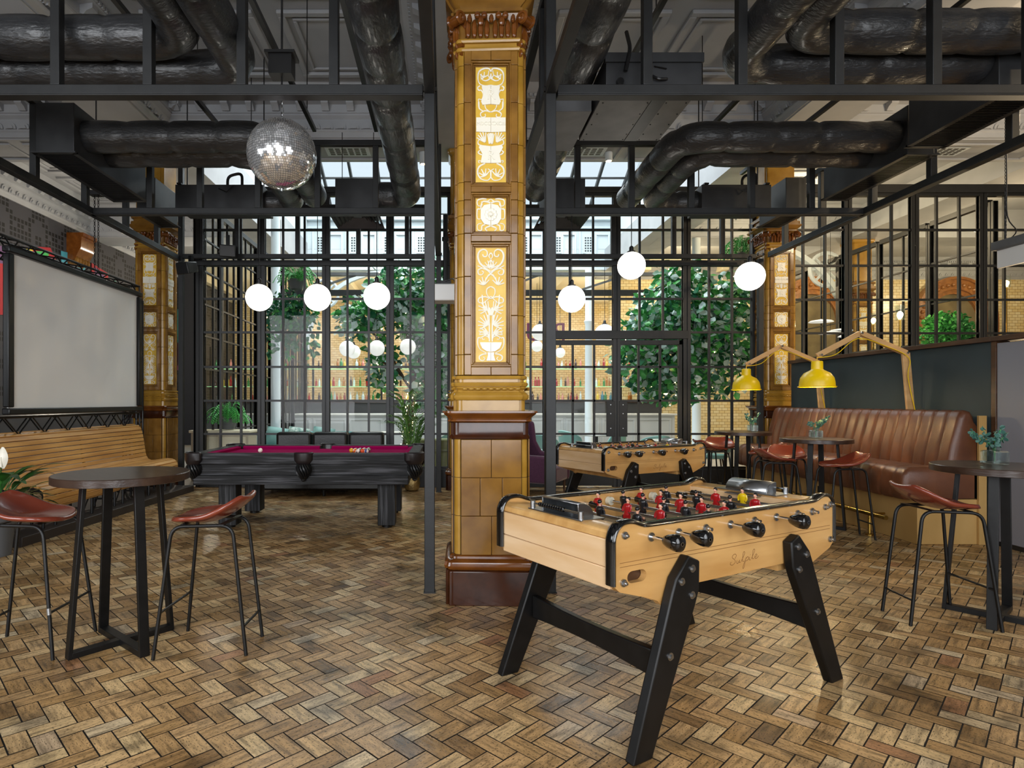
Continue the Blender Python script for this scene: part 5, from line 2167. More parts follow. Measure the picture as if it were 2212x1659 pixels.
def figure_mesh(shirt, shorts):
    """moulded player standing on the rod: origin on the rod axis, facing +x"""
    b = MB()
    b.cur = 0
    b.loft([[Vector((x * sx, y * sy, z)) for x, y in ((.5, 1), (1, .6), (1, -.6), (.5, -1), (-.5, -1), (-1, -.6), (-1, .6), (-.5, 1))] for sx, sy, z in ((.011, .017, -.016), (.011, .016, .0), (.014, .021, .025), (.013, .023, .037), (.006, .010, .045))])
    for s in (-1, 1):
        b.tube([(0, s * .021, .034), (.004, s * .027, .016), (.010, s * .022, .0)], [.006, .006, .005], 6)
    b.cur = 1
    b.loft([[Vector((x * sx, y * sy, z)) for x, y in ((1, 1), (1, -1), (-1, -1), (-1, 1))] for sx, sy, z in ((.010, .015, -.038), (.011, .017, -.016))])
    b.cur = 2
    for s in (-1, 1):
        b.tube([(0, s * .008, -.038), (0, s * .008, -.066)], [.006, .005], 6)
    b.cyl((0, 0, .044), (0, 0, .052), .006, 8)
    b.sphere((0, 0, .063), .0115, 10, 8, (1, .85, 1.15))
    b.sphere((.0115, 0, .061), .003, 6, 4)
    b.cur = 3
    b.sphere((-.002, 0, .067), .0122, 10, 8, (1, .9, 1.0))
    b.cur = 1
    b.loft([[Vector((x + sx * dx, y, z)) for dx, y in ((1, .012), (1, -.012), (-1, -.012), (-1, .012))] for sx, x, z in ((.008, 0, -.064), (.012, .004, -.084), (.012, .004, -.090))])
    return b


def football_table(x, y, rz, lab):
    t = thing('football_table', lab, 'football table', (x, y, 0), rz, 'beech table football tables')
    A, B, TH = .80, .375, .030
    # long sides with a slot for the returned balls
    out = [(-A, .70), (-A, .90), (-A + .03, .945), (-A + .10, .952), (-A + .17, .925), (A - .17, .925), (A - .10, .952), (A - .03, .945), (A, .90), (A, .70), (A - .03, .675), (A - .24, .60), (A - .27, .585), (A - .31, .60), (A - .33, .635), (A - .36, .645), (-A + .36, .645), (-A + .33, .635), (-A + .31, .60), (-A + .27, .585), (-A + .25, .605), (-A + .20, .625), (-A + .03, .675)]
    slot = [(-.645 + .028 * math.cos(a), .728 + .025 * math.sin(a)) for a in [PI * i / 8 - PI / 2 for i in range(9)]] + [(-.70 - .028 * math.cos(a), .728 - .025 * math.sin(a)) for a in [PI * i / 8 - PI / 2 for i in range(9)]]
    for s in (-1, 1):
        bm = bmesh.new()
        hole = slot if s < 0 else [(-u, v) for u, v in slot]
        loops = []
        for poly in (out, hole):
            vs = [bm.verts.new((u, s * B, v)) for u, v in poly]
            for i in range(len(vs)):
                bm.edges.new((vs[i], vs[(i + 1) % len(vs)]))
        r = bmesh.ops.triangle_fill(bm, use_beauty=True, edges=bm.edges[:])
        ex = bmesh.ops.extrude_face_region(bm, geom=bm.faces[:])
        bmesh.ops.translate(bm, verts=[v for v in ex['geom'] if isinstance(v, bmesh.types.BMVert)], vec=(0, s * TH, 0))
        bmesh.ops.recalc_face_normals(bm, faces=bm.faces)
        me = bpy.data.meshes.new('side_panel')
        bm.to_mesh(me)
        bm.free()
        me.materials.append(beech)
        o = bpy.data.objects.new('side_panel', me)
        COL.objects.link(o)
        o.parent = t
        g = MB()
        for z in (.775, .792):
            g.box(-A + .03, A - .03, min(s * (B + TH), s * (B + TH + .0008)), max(s * (B + TH), s * (B + TH + .0008)), z, z + .0022)
        g.build('scored_line', engr, o)
        b = MB()
        b.box(-.735, -.61, B - .05 if s > 0 else -B + .002, B - .002 if s > 0 else -B + .05, .69, .77) if s < 0 else b.box(.61, .735, B - .05, B - .002, .69, .77)
        b.build('ball_return', walnut_e, o)
    for s in (-1, 1):
        b = MB()
        x0, x1 = sorted((s * (A - .03), s * (A - .002)))
        b.box(x0, x1, -B, B, .682, .768)
        b.box(x0, x1, -B, B, .7695, .885)
        b.build('end_panel', beech_lit, t, bevel=.004)
        b = MB()
        p = [(s * (A - .002), .886), (s * (A - .01), .918), (s * (A - .035), .932), (s * (A - .14), .925), (s * (A - .14), .80), (s * (A - .03), .80), (s * (A - .03), .886)]
        b.prism(p, -B, B, lambda u, v, w: Vector((u, w, v)))
        b.build('end_cap', beech, t, bevel=.006)
    b = MB()
    b.box(-A + .03, A - .03, -B, B, .675, .70)
    b.build('cabinet_floor', beech, t)
    b = MB()
    b.box(-A + .14, A - .14, -B, B, .77, .785)
    b.build('pitch', field_m, t)
    for s in (-1, 1):
        b = MB()
        b.box(min(s * .645, s * .66), max(s * .645, s * .66), -B, -.11, .785, .915)
        b.box(min(s * .645, s * .66), max(s * .645, s * .66), .11, B, .785, .915)
        b.box(min(s * .645, s * .66), max(s * .645, s * .66), -.11, .11, .87, .915)
        b.build('goal_wall', beech_lit, t)
    # black rubber edge
    for s in (-1, 1):
        P = [(-A - .006, .705), (-A - .006, .905), (-A + .028, .952), (-A + .10, .96), (-A + .17, .933), (A - .17, .933), (A - .10, .96), (A - .028, .952), (A + .006, .905), (A + .006, .705)]
        Q = fillet([(u, s * (B + TH / 2), v) for u, v in P], .035, 5)
        b = MB()
        rings = []
        for i, p in enumerate(Q):
            d = (Q[min(i + 1, len(Q) - 1)] - Q[max(i - 1, 0)]).normalized()
            n = Vector((-d.z, 0, d.x))
            ring = []
            for a in range(10):
                q = 2 * PI * a / 10
                ring.append(p + n * (.011 * math.sin(q)) + Vector((0, .027 * math.copysign(abs(math.cos(q)) ** .6, math.cos(q)), 0)))
            rings.append(ring)
        b.loft(rings)
        b.build('rubber_edge', rubber, t, smooth=50)
    # legs: tapered boards with pointed heads, bolted on outside
    for sx in (-1, 1):
        for sy in (-1, 1):
            b = MB()
            top, foot = Vector((sx * .375, sy * (B + TH + .026), 0)), Vector((sx * .715, sy * (B + TH + .046), 0))
            y0 = B + TH + .001
            ax = Vector((foot.x - top.x, 0, -.775)).normalized()
            sd = Vector((-ax.z, 0, ax.x)) * sx
            ztop = .775
            hd = Vector((top.x, 0, ztop))
            pts = [hd - sd * .038, hd + sd * .038, hd + sd * .080 + ax * .115, hd + sd * .080 + ax * .18]
            L1 = .775 / abs(ax.z)
            bl_, br_ = hd + sd * .05 + ax * L1, hd - sd * .05 + ax * L1
            bl_ -= ax * (bl_.z / ax.z)
            br_ -= ax * (br_.z / ax.z)
            pts += [bl_, br_, hd - sd * .080 + ax * .18, hd - sd * .080 + ax * .115]
            vs = []
            for th in (0, .048):
                for p in pts:
                    lean = .022 * (1 - p.z / ztop)
                    vs.append(Vector((p.x, sy * (y0 + th + lean), max(p.z, .001))))
            n = len(pts)
            b.add(vs, [tuple(range(n)), tuple(range(2 * n - 1, n - 1, -1))] + [(i, (i + 1) % n, n + (i + 1) % n, n + i) for i in range(n)])
            lo = b.build('leg', blackp, t, bevel=.007)
            for q, w in ((.045, 0), (.115, .045), (.15, -.04), (.42, .0)):
                b = MB()
                p = hd + ax * q + sd * w
                lean = .022 * (1 - p.z / ztop)
                yy = y0 + .048 + lean
                b.cyl((p.x, sy * (yy - .002), p.z), (p.x, sy * (yy + .004), p.z), .017, 16)
                b.cyl((p.x, sy * (yy + .004), p.z), (p.x, sy * (yy + .012), p.z), .0095, 6)
                b.build('leg_bolt', brushed, lo, smooth=25)
        b = MB()
        xs = sx * .56
        yy = B + TH + .010
        n = 12
        v0 = [(-yy + 2 * yy * i / n, .285 + .018 * math.sin(PI * i / n)) for i in range(n + 1)]
        v1 = [(yy - 2 * yy * i / n, .405 - .012 * math.sin(PI * i / n)) for i in range(n + 1)]
        b.prism(v0 + v1, xs - .02, xs + .02, lambda u, v, w: Vector((w, u, v)))
        b.build('stretcher', blackp, t, bevel=.006)
        # block from cabinet to legs
        b = MB()
        b.box(sx * .45 - .10, sx * .45 + .10, -B, B, .60, .68)
        b.build('leg_block', beech, t)
    # rods, grips, players
    RX = [-.597, -.42, -.24, -.065, .115, .29, .47, .64]
    RX[0], RX[7] = -.59, .60
    team = 'AABABABB'
    cnt = [1, 2, 3, 5, 5, 3, 2, 1]
    ZR = .882
    figs = {'A': ([blk_p, blk_p, skin, hair_p]), 'B': ([red_p, red_p, skin, hair_p]), 'Y': ([yel_p, yel_p, skin, hair_p])}
    for i, xx in enumerate(RX):
        s = -1 if team[i] == 'A' else 1      # side the grip is on
        sh = [.03, -.05, .06, -.02, .02, .05, -.06, -.02][i]
        b = MB()
        b.cyl((xx, s * (B + TH + .16), ZR), (xx, -s * (B + TH + .035), ZR), .0085, 12)
        r = b.build('rod', chrome, t)
        b = MB()
        M = Matrix.Translation((xx, s * (B + TH + .068), ZR)) @ Matrix.Rotation(-s * PI / 2, 4, 'X')
        b.lathe([(.013, 0), (.021, .008), (.029, .028), (.034, .05), (.0355, .068), (.032, .083), (.02, .091), (.006, .092)], 20, M=M)
        b.build('grip', rubber, r)
        for sy in (-1, 1):
            b = MB()
            y_ = sy * (B + TH)
            b.cyl((xx, y_, ZR), (xx, y_ + sy * .006, ZR), .019, 16)
            if sy != s:
                b.cyl((xx, y_ + sy * .006, ZR), (xx, y_ + sy * .02, ZR), .012, 6)
            b.build('bearing', brushed, r, smooth=25)
        b = MB()
        b.cyl((xx, -s * (B - .004), ZR), (xx, -s * (B - .03), ZR), .024, 14)
        b.build('bumper', knob_w, r)
        b = MB()
        w0 = .3 if cnt[i] > 1 else .08
        b.cyl((xx, s * (B - .05), ZR), (xx, s * (B - .11), ZR), .019, 14)
        b.build('spring_sleeve', rubber, r)
        n = cnt[i]
        for k in range(n):
            span = {1: 0, 2: .24, 3: .42, 5: .54}[n]
            yy = sh + (-span / 2 + span * k / (n - 1) if n > 1 else 0)
            key = 'A' if team[i] == 'A' else ('Y' if i == 7 else 'B')
            if ('mesh', key) not in figs:
                o = figure_mesh(None, None).build('player', figs[key], r, smooth=40)
                figs[('mesh', key)] = o.data
            else:
                o = bpy.data.objects.new('player', figs[('mesh', key)])
                COL.objects.link(o)
                o.parent = r
            o.location = (xx, yy, ZR)
            o.rotation_euler = (0, .12 * math.sin(i * 2.1 + k), 0 if team[i] == 'A' else PI)
            o.scale = (.98,) * 3
            o['label'] = {'A': 'black shirted player on a rod', 'B': 'red shirted player on a rod', 'Y': 'yellow shirted goalkeeper on a rod'}[key]
    for xx, zz, sy in ((-.745, .905, -1), (-.752, .712, -1), (.72, .895, -1), (.77, .905, -1), (.768, .72, -1), (-.745, .905, 1), (.745, .905, 1)):
        b = MB()
        y_ = sy * (B + TH)
        b.cyl((xx, y_, zz), (xx, y_ + sy * .007, zz), .016, 14)
        b.cyl((xx, y_ + sy * .007, zz), (xx, y_ + sy * .018, zz), .010, 6)
        b.cyl((xx, y_ + sy * .018, zz), (xx, y_ + sy * .025, zz), .005, 8)
        b.build('side_bolt', brushed, t, smooth=25)
    # steel ball cups and score beads at both ends
    for s in (-1, 1):
        b = MB()
        pts = [(s * (A - .15), .93)] + [(s * (A - .075) - s * .075 * math.cos(PI * i / 12) * 1.0, .93 + .062 * math.sin(PI * i / 12)) for i in range(1, 8)]
        rings = [[Vector((u, w, v)) for u, v in pts] for w in (-.125, .125)]
        b.loft(rings, caps=False, closed=False)
        o = b.build('ball_hood', brushed, t, solid=.005, smooth=40)
        b = MB()
        for w in (-.125, .125):
            b.prism(pts + [(s * (A - .06), .93)], w - .004, w + .004, lambda u, v, ww: Vector((u, ww, v)))
        b.box(min(s * (A - .16), s * (A - .02)), max(s * (A - .16), s * (A - .02)), -.19, .19, .926, .932)
        b.box(min(s * .60, s * .665), max(s * .60, s * .665), -.10, .10, .912, .918)
        b.build('hood_plate', brushed, t, bevel=.001)
        b = MB()
        for w in (-.17, .17):
            b.cyl((s * (A - .035), w, .93), (s * (A - .035), w, .966), .013, 12)
        b.cyl((s * (A - .035), -.17, .957), (s * (A - .035), .17, .957), .005, 8)
        b.build('score_bar', brushed, t)
        b = MB()
        for k in range(11):
            b.lathe([(.006, 0), (.011, .003), (.011, .011), (.006, .014)], 12, M=Matrix.Translation((s * (A - .035), .12 - k * .0165, .957)) @ Matrix.Rotation(PI / 2, 4, 'X'))
        b.build('score_bead', rubber if s < 0 else red_p, t)
    # burnt script on the near long side
    strokes = [[(22, 74), (30, 60), (24, 50), (12, 54), (8, 66), (20, 78), (24, 92), (10, 104), (-4, 98), (2, 88)], [(34, 84), (32, 98), (40, 100), (48, 86), (46, 98), (54, 98)], [(56, 96), (74, 62), (76, 48), (68, 52), (64, 92), (72, 96)],
               [(84, 78), (72, 130), (66, 126), (84, 84), (96, 78), (98, 90), (84, 98)], [(104, 80), (102, 94), (110, 96)], [(108, 68), (109, 70)], [(114, 92), (132, 56), (132, 44), (124, 50), (120, 90), (128, 92)], [(134, 88), (146, 80), (144, 72), (136, 78), (134, 92), (146, 94), (156, 84)]]
    b = MB()
    for st in strokes:
        P = smooth_path([(-.06 + u * .00135, -(B + TH) - .0004, .775 - (v - 10) * .0009) for u, v in st], 4)
        b.tube(P, .0016, 5, flat=((0, 1, 0), .3))
    b.build('script_lettering', engr, t)
    return t


FT = football_table(1.175, 3.185, rad(29.7), 'beech football table in the front, black splayed legs, script lettering on its side')
dup(FT, (2.22, 7.235, 0), rad(28.5), 'second beech football table further back, by the glazed doors')
# ================================================================== BEYOND THE GLASS
rnd = random.Random(21)


def leaf_cloud(b, c, r, n, size, rnd, mats=1, w=None, droop=.3):
    """n separate leaves spread through an ellipsoid"""
    for _ in range(n):
        while True:
            p = Vector((rnd.uniform(-1, 1), rnd.uniform(-1, 1), rnd.uniform(-1, 1)))
            if p.length < 1:
                break
        p = p * (.55 + .45 * p.length)
        q = Vector((c[0] + p.x * r[0], c[1] + p.y * r[1], c[2] + p.z * r[2]))
        d = Vector((rnd.gauss(p.x, .7), rnd.gauss(p.y, .7), rnd.gauss(-droop, .5))).normalized()
        s = d.cross(Vector((rnd.gauss(0, 1), rnd.gauss(0, 1), rnd.gauss(0, 1)))).normalized()
        nrm = d.cross(s)
        l = size * rnd.uniform(.7, 1.3)
        k = l * .38
        if mats > 1:
            b.cur = rnd.choices(range(mats), w)[0]
        vs = [q, q + d * l * .35 + s * k + nrm * l * .06, q + d * l * .7 + s * k * .7, q + d * l, q + d * l * .7 - s * k * .7, q + d * l * .35 - s * k + nrm * l * .06, q + d * l * .45 - nrm * l * .05]
        b.add(vs, [(0, 1, 6), (1, 2, 6), (2, 3, 6), (3, 4, 6), (4, 5, 6), (5, 0, 6)])


def tree(x, y, lab, blobs, trunk, n, seed):
    rnd = random.Random(seed)
    t = thing('indoor_tree', lab, 'tree', (x, y, 0), group='broad leaved trees in the atrium')
    b = MB()
    P = smooth_path([(0, 0, .45)] + trunk, 5)
    b.tube(P, [.10 - .06 * i / (len(P) - 1) for i in range(len(P))], 10)
    for c, r in blobs:
        k = P[int(len(P) * .55)]
        b.tube(smooth_path([k, (Vector(k) + Vector(c)) / 2 + Vector((0, 0, .12)), Vector(c)], 4), .022, 6)
    o = b.build('trunk', bark, t)
    b = MB()
    tot = sum(r[0] * r[1] * r[2] for c, r in blobs)
    for c, r in blobs:
        leaf_cloud(b, c, r, int(n * r[0] * r[1] * r[2] / tot), .17, rnd, 3, (5, 3, 4))
    b.build('foliage', [leaf_a, leaf_b, leaf_w], t, smooth=0, fix=False)
    b = MB()
    for i in range(90):
        a = rnd.uniform(0, 6.28)
        z = rnd.uniform(.5, 1.9)
        p = P[min(len(P) - 1, int((z - .45) / max(.1, trunk[-1][2] - .45) * len(P)))]
        b.sphere((p[0] + .11 * math.cos(a), p[1] + .11 * math.sin(a), z), .008, 5, 4)
    for i in range(90):
        c, r = rnd.choice(blobs)
        v = Vector((rnd.gauss(0, 1), rnd.gauss(0, 1), rnd.gauss(0, 1))).normalized() * .95
        b.sphere((c[0] + v.x * r[0], c[1] + v.y * r[1], c[2] + v.z * r[2]), .010, 5, 4)
    b.build('fairy_light', bulb_m, t)['kind'] = 'stuff'
    b = MB()
    b.lathe([(.3, .004), (.42, .45), (.44, .5), (.38, .5), (.36, .44), (0, .43)], 24, caps=False)
    b.lathe([(0, .004), (.3, .004)], 24, caps=False)
    b.build('planter', pot_g, t)


tree(4.95, 12.6, 'big leafy tree behind the glazed doors and the highest globe lamp', [((.0, 0, 3.1), (1.1, .9, 1.0)), ((-.7, -.2, 2.5), (.9, .8, .8)), ((.8, .1, 2.7), (.8, .8, 1.2)), ((.0, 0, 3.95), (.5, .6, .5)), ((-.3, -.2, 1.85), (.9, .7, .5)), ((.95, 0, 3.7), (.5, .6, .5))], [(.05, 0, 1.2), (.15, 0, 1.9), (.0, 0, 2.9)], 5200, 3)
tree(-.85, 12.9, 'leafy tree left of the central pillar, behind the small opal globes', [((-.1, 0, 3.6), (.85, .8, .8)), ((.6, 0, 3.0), (.7, .8, 1.2)), ((-.95, 0, 3.2), (.55, .6, .5)), ((.65, 0, 1.9), (.6, .6, .8)), ((-.5, .1, 2.3), (.35, .5, .7)), ((.7, 0, 4.1), (.5, .5, .5))], [(.1, 0, 1.2), (.15, 0, 2.0), (.1, 0, 3.2)], 3800, 5)


def fern(x, y, z, r, lab, ivy=0, seed=1, group='hanging ferns', pot=True):
    rnd = random.Random(seed)
    t = thing('hanging_fern' if ivy or pot is None else 'fern', lab, 'plant', (x, y, z), group=group)
    bl, bs = MB(), MB()
    for k in range(46):
        a = rnd.uniform(0, 6.28)
        l = r * rnd.uniform(.6, 1.1)
        up = rnd.uniform(.15, .75) * r
        P = smooth_path([(0, 0, 0), (math.cos(a) * l * .4, math.sin(a) * l * .4, up), (math.cos(a) * l * .8, math.sin(a) * l * .8, up * .7), (math.cos(a) * l, math.sin(a) * l, -.2 * r + up * .2)], 5)
        bs.tube(P, .004, 4)
        for i in range(3, len(P)):
            d = (P[i] - P[i - 1]).normalized()
            sd = d.cross(Vector((0, 0, 1))).normalized()
            for sg in (-1, 1):
                w = .07 * (1 - i / len(P) * .7) * r / .45
                blade(bl, P[i], P[i] + sd * sg * w + d * w * .5 - Vector((0, 0, .015)), .012 * r / .45, .005, 3)
    bl.build('frond', fern_m, t, smooth=0, fix=False)
    bs.build('stalk', fern_m, t)
    if pot is not None:
        b = MB()
        b.lathe([(r * .28, -r * .45), (r * .42, 0), (r * .38, 0), (r * .3, -.05), (0, -.06)], 18, caps=False)
        b.lathe([(0, -r * .45), (r * .28, -r * .45)], 18, caps=False)
        b.build('pot', pot_g, t)
    if ivy:
        b = MB()
        for k in range(9):
            a = rnd.uniform(0, 6.28)
            rr = rnd.uniform(.1, .6)
            cx, cy = math.cos(a) * rr, math.sin(a) * rr * .5
            ln = rnd.uniform(.5, 1) * ivy
            leaf_cloud(b, (cx, cy, -ln / 2 - .1), (.17, .17, ln / 2), int(70 * ln), .11, rnd, 2, (3, 1), .8)
        b.build('ivy', [leaf_b, leaf_a], t, smooth=0, fix=False)
    return t


p = px(640, 605, 12.0)
fern(p.x, p.y, p.z, .42, 'hanging fern with trailing ivy above the second globe lamp', ivy=1.7, seed=4)
p = px(1606, 548, 11.6)
fern(p.x, p.y, p.z, .42, 'hanging fern at the top right of the atrium, above the rightmost globe', seed=6)
p = px(492, 905, 11.2)
fern(p.x, p.y, p.z, .42, 'fern in a low bowl on the pale planter chest behind the left glass', seed=9, group='ferns in pots')
t = thing('planter_chest', 'pale timber panelled chest carrying the fern bowl behind the left glass', 'chest', (p.x - .05, 11.25, 0))
h = p.z - .2
b = MB()
b.box(-.55, .5, -.25, .25, .002, h - .05)
b.build('body', stone_t, t, bevel=.006)
b = MB()
b.box(-.58, .53, -.28, .28, h - .05, h - .003)
b.build('top', cream, t, bevel=.008)
for x0, x1 in ((-.5, -.05), (0, .45)):
    b = MB()
    b.box(x0, x1, -.262, -.25, .1, h - .12)
    b.box(x0 + .07, x1 - .07, -.268, -.25, .17, h - .19)
    b.build('raised_panel', cream, t, bevel=.006)

# bar counter, shelves, bottles
t = thing('bar_counter', 'long pale grey panelled bar counter at the back of the atrium', 'bar', (.4, 17.4, 0))
bar_m = mat('grey_bar_panelling', 'b9bcbd', .5)
b = MB()
b.box(-6.4, 6.2, 0, .6, .002, 1.06)
b.build('counter_body', bar_m, t)
b = MB()
for k in range(12):
    x = -6.3 + k * 1.04
    for a, c, e, g in ((x, x + .96, .14, .2), (x, x + .96, .92, .98), (x, x + .06, .2, .92), (x + .9, x + .96, .2, .92)):
        b.box(a, c, -.02, 0, e, g)
b.build('panel_moulding', bar_m, t, bevel=.006)
b = MB()
b.box(-6.45, 6.25, -.06, .65, 1.06, 1.11)
b.build('counter_top', mat('pale_counter', 'd2d0ca', .25), t, bevel=.008)
t = thing('back_bar', 'dark back bar with green edged glass shelves behind the counter', 'shelving', (0, 19.25, 0))
b = MB()
b.box(-7.6, 6.8, -.25, .3, .002, 1.42)
b.build('cupboard', mat('dark_cupboard', '3b3b3c', .5), t)
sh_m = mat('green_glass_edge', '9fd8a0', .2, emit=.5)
for z in (1.94, 2.5):
    b = MB()
    b.box(-7.6, 6.8, -.2, .2, z - .015, z)
    b.build('glass_shelf', sh_m, t)
b = MB()
for k in range(14):
    x = -7.5 + k * 1.09
    b.box(x - .03, x + .03, -.02, .03, 1.42, 3.2)
b.build('upright', steel2, t)
b = MB()
b.box(-7.6, 6.8, -.28, .3, 1.42, 1.455)
b.build('ledge', walnut, t)
b = MB()
b.lathe([(.034, 0), (.036, .01), (.036, .17), (.030, .195), (.014, .215), (.013, .27), (.016, .272), (.016, .29), (0, .29)], 12, caps=False)
b.lathe([(0, 0), (.034, 0)], 12, caps=False)
cols = {'amber': 'a8641c', 'red': '9c1c16', 'green': '2e7a3a', 'yellow': 'd8b83a', 'clear': 'cfdcda', 'dark brown': '3a1c10', 'pink': 'd88a7c', 'blue': '3f86a0'}
bot_me = {}
rnd = random.Random(9)
for z, nm in ((1.456, 'back bar ledge'), (1.941, 'lower glass shelf'), (2.501, 'upper glass shelf')):
    x = -7.4
    while x < 6.6:
        x += rnd.choice((.095, .1, .12, .14, .17, .4 if z > 2.2 else .2))
        if x > 6.6 or -.2 < x < .8 or 2.55 < x < 2.95 and z > 2:
            continue
        if abs((x + 7.5) / 1.09 - round((x + 7.5) / 1.09)) < .07:
            continue
        c = rnd.choices(list(cols), (4, 4, 3, 2, 5, 2, 3, 1))[0]
        if c not in bot_me:
            o = b.build('bottle', mat('bottle_' + c.replace(' ', '_'), cols[c], .08, coat=.5), smooth=40)
            bot_me[c] = o
        else:
            o = bot_me[c].copy()
            COL.objects.link(o)
        k = rnd.uniform(.82, 1.15)
        o.scale = (k * rnd.uniform(.9, 1.3), k, k)
        o.location = (x, 19.2 + rnd.uniform(-.1, .08), z)
        tag(o, 'small %s glass bottle on the %s behind the counter' % (c, nm), 'bottle', '%s bottles on the %s' % (c, nm))

# small opal globes in the atrium
for u, v, y, r, lab in ((750, 753, 11.8, .155, 'opal globe hanging in the atrium below the second lit globe'), (764, 760, 14.5, .165, 'opal globe half behind another, left of the small trio'), (814, 752, 11.8, .155, 'pearly globe below the third lit lamp, behind the glass'),
                        (806, 777, 14.8, .12, 'smallest low opal globe under the pearly one'), (881, 749, 11.7, .155, 'pearly globe half behind the left steel post'), (906, 741, 14.0, .16, 'opal globe beside the left steel post, further back'),
                        (1160, 748, 13.5, .125, 'opal globe between the pillar and the right steel post'), (1166, 718, 12.6, .17, 'large opal globe cut by the right steel post'), (1210, 762, 15.0, .125, 'small opal globe just right of the steel post'), (1306, 722, 11.4, .19, 'opal globe behind the head of the glazed doors')):
    p = px(u, v, y)
    globe(p.x, p.y, p.z, lab, r, globe_dim, 4.1, 'opal globes in the atrium')


# teal seating
def tub_chair(x, y, rz, lab, m_=mint):
    t = thing('tub_chair', lab, 'chair', (x, y, 0), rz, 'teal tub chairs in the atrium')
    b = MB()
    b.lathe([(.0, .40), (.24, .40), (.26, .43), (.25, .47), (0, .48)], 24, caps=False)
    b.build('seat', m_, t)
    b = MB()
    rings = []
    for i in range(17):
        a = rad(70 + 220 * i / 16)
        e = math.sin(PI * i / 16) ** .5
        rings.append([Vector((math.cos(a) * r, math.sin(a) * r, z)) for r, z in ((.25, .52), (.30, .52), (.31, .52 + .26 * e + .02), (.26, .52 + .26 * e + .02))])
    b.loft(rings)
    b.build('backrest', m_, t, bevel=.015)
    for a in (45, 135, 225, 315):
        b = MB()
        b.tube([(.2 * math.cos(rad(a)), .2 * math.sin(rad(a)), .42), (.27 * math.cos(rad(a)), .27 * math.sin(rad(a)), .003)], [.016, .01], 8)
        b.build('leg', walnut_e, t)
    for s in (80, 180, 280):
        b = MB()
        b.cyl((.27 * math.cos(rad(s)), .27 * math.sin(rad(s)), .42), (.28 * math.cos(rad(s)), .28 * math.sin(rad(s)), .56), .012, 6)
        b.build('back_post', walnut_e, t)
    return t


def cafe_table(x, y, lab, r=.36):
    t = thing('cafe_table', lab, 'table', (x, y, 0), 0, 'small pale tables in the atrium')
    b = MB()
    b.lathe([(0, .71), (r - .01, .71), (r, .72), (r, .735), (r - .01, .745), (0, .745)], 28, caps=False)
    b.build('table_top', mat('pale_stone_top', 'd4d6d2', .25) if 'pale_stone_top' not in MATS else MATS['pale_stone_top'], t)
    b = MB()
    b.lathe([(.2, .003), (.2, .012), (.03, .03), (.03, .71)], 18)
    b.build('pedestal', steel2, t)
    return t


C0 = tub_chair(-1.8, 13.3, 1.2, 'pale teal tub chair behind the sofa, left of the palm')
for x, y, rz, lab in ((.1, 13.5, 2.4, 'pale teal tub chair behind the potted palm'), (.35, 12.4, 1.4, 'pale teal tub chair left of the central pillar base'), (2.9, 13.9, .4, 'pale teal tub chair behind the left glazed door'), (3.75, 13.6, 2.9, 'pale teal tub chair behind the right glazed door'),
                      (4.1, 11.9, 1.7, 'pale teal tub chair low behind the right glazed door, near the tree'), (5.0, 11.3, 2.6, 'pale teal tub chair by the tree, behind the far bar table'), (2.0, 12.2, .9, 'pale teal tub chair beside the right steel post')):
    dup(C0, (x, y, 0), rz, lab)
T0 = cafe_table(-1.25, 14.2, 'small pale round table behind the pool table balls')
for x, y, lab in ((3.3, 13.2, 'small pale round table behind the glazed doors'), (2.2, 13.2, 'small pale round table right of the steel post in the atrium'), (4.2, 11.25, 'small pale round table under the tree by the far bar table')):
    dup(T0, (x, y, 0), None, lab)
t = thing('velvet_sofa', 'teal velvet sofa with patterned cushions behind the black leather sofa', 'sofa', (-3.0, 12.6, 0))
b = MB()
b.box(-.95, 1.05, -.42, .42, .14, .44)
b.build('seat', tealv, t, bevel=.05)
b = MB()
b.box(-.95, 1.05, .2, .45, .44, .82)
b.build('backrest', tealv, t, bevel=.07)
b = MB()
b.box(-1.12, -.94, -.42, .45, .14, .72)
b.build('arm', tealv, t, bevel=.06)
for x in (-.9, 1):
    b = MB()
    b.box(x - .03, x + .03, -.3, .3, .002, .14)
    b.build('leg', steel2, t)
for x, c, lab in ((-.55, mint, 'plain pale teal cushion on the teal sofa'), (-.1, mat('leaf_print', '5f8f86', .8, var=(14, 'c9d8cf', .4, .6)), 'leaf print cushion in the middle of the teal sofa'), (.42, mint, 'pale cushion at the right of the teal sofa')):
    b = MB()
    b.grid(lambda s, q: Vector(((s - .5) * .46, .05 * (1 - (2 * s - 1) ** 4) * (1 - (2 * q - 1) ** 4), (q - .5) * .44)), 8, 8)
    b.grid(lambda s, q: Vector(((s - .5) * .46, -.07 * (1 - (2 * s - 1) ** 4) * (1 - (2 * q - 1) ** 4), (q - .5) * .44)), 8, 8)
    o = b.build('cushion', c, smooth=60)
    o.location = (-3.0 + x, 12.66, .70)
    o.rotation_euler = (rad(-18), rad(8), 0)
    tag(o, lab, 'cushion', 'cushions on the teal sofa')
t = thing('olive_banquette', 'olive velvet bench seat behind the palm and the left steel post', 'bench', (.2, 11.3, 0))
b = MB()
b.box(-.9, .6, -.25, .25, .003, .55)
b.build('seat', olive, t, bevel=.05)
b = MB()
b.box(-.9, .6, -.28, -.18, .55, .78)
b.build('backrest', olive, t, bevel=.04)
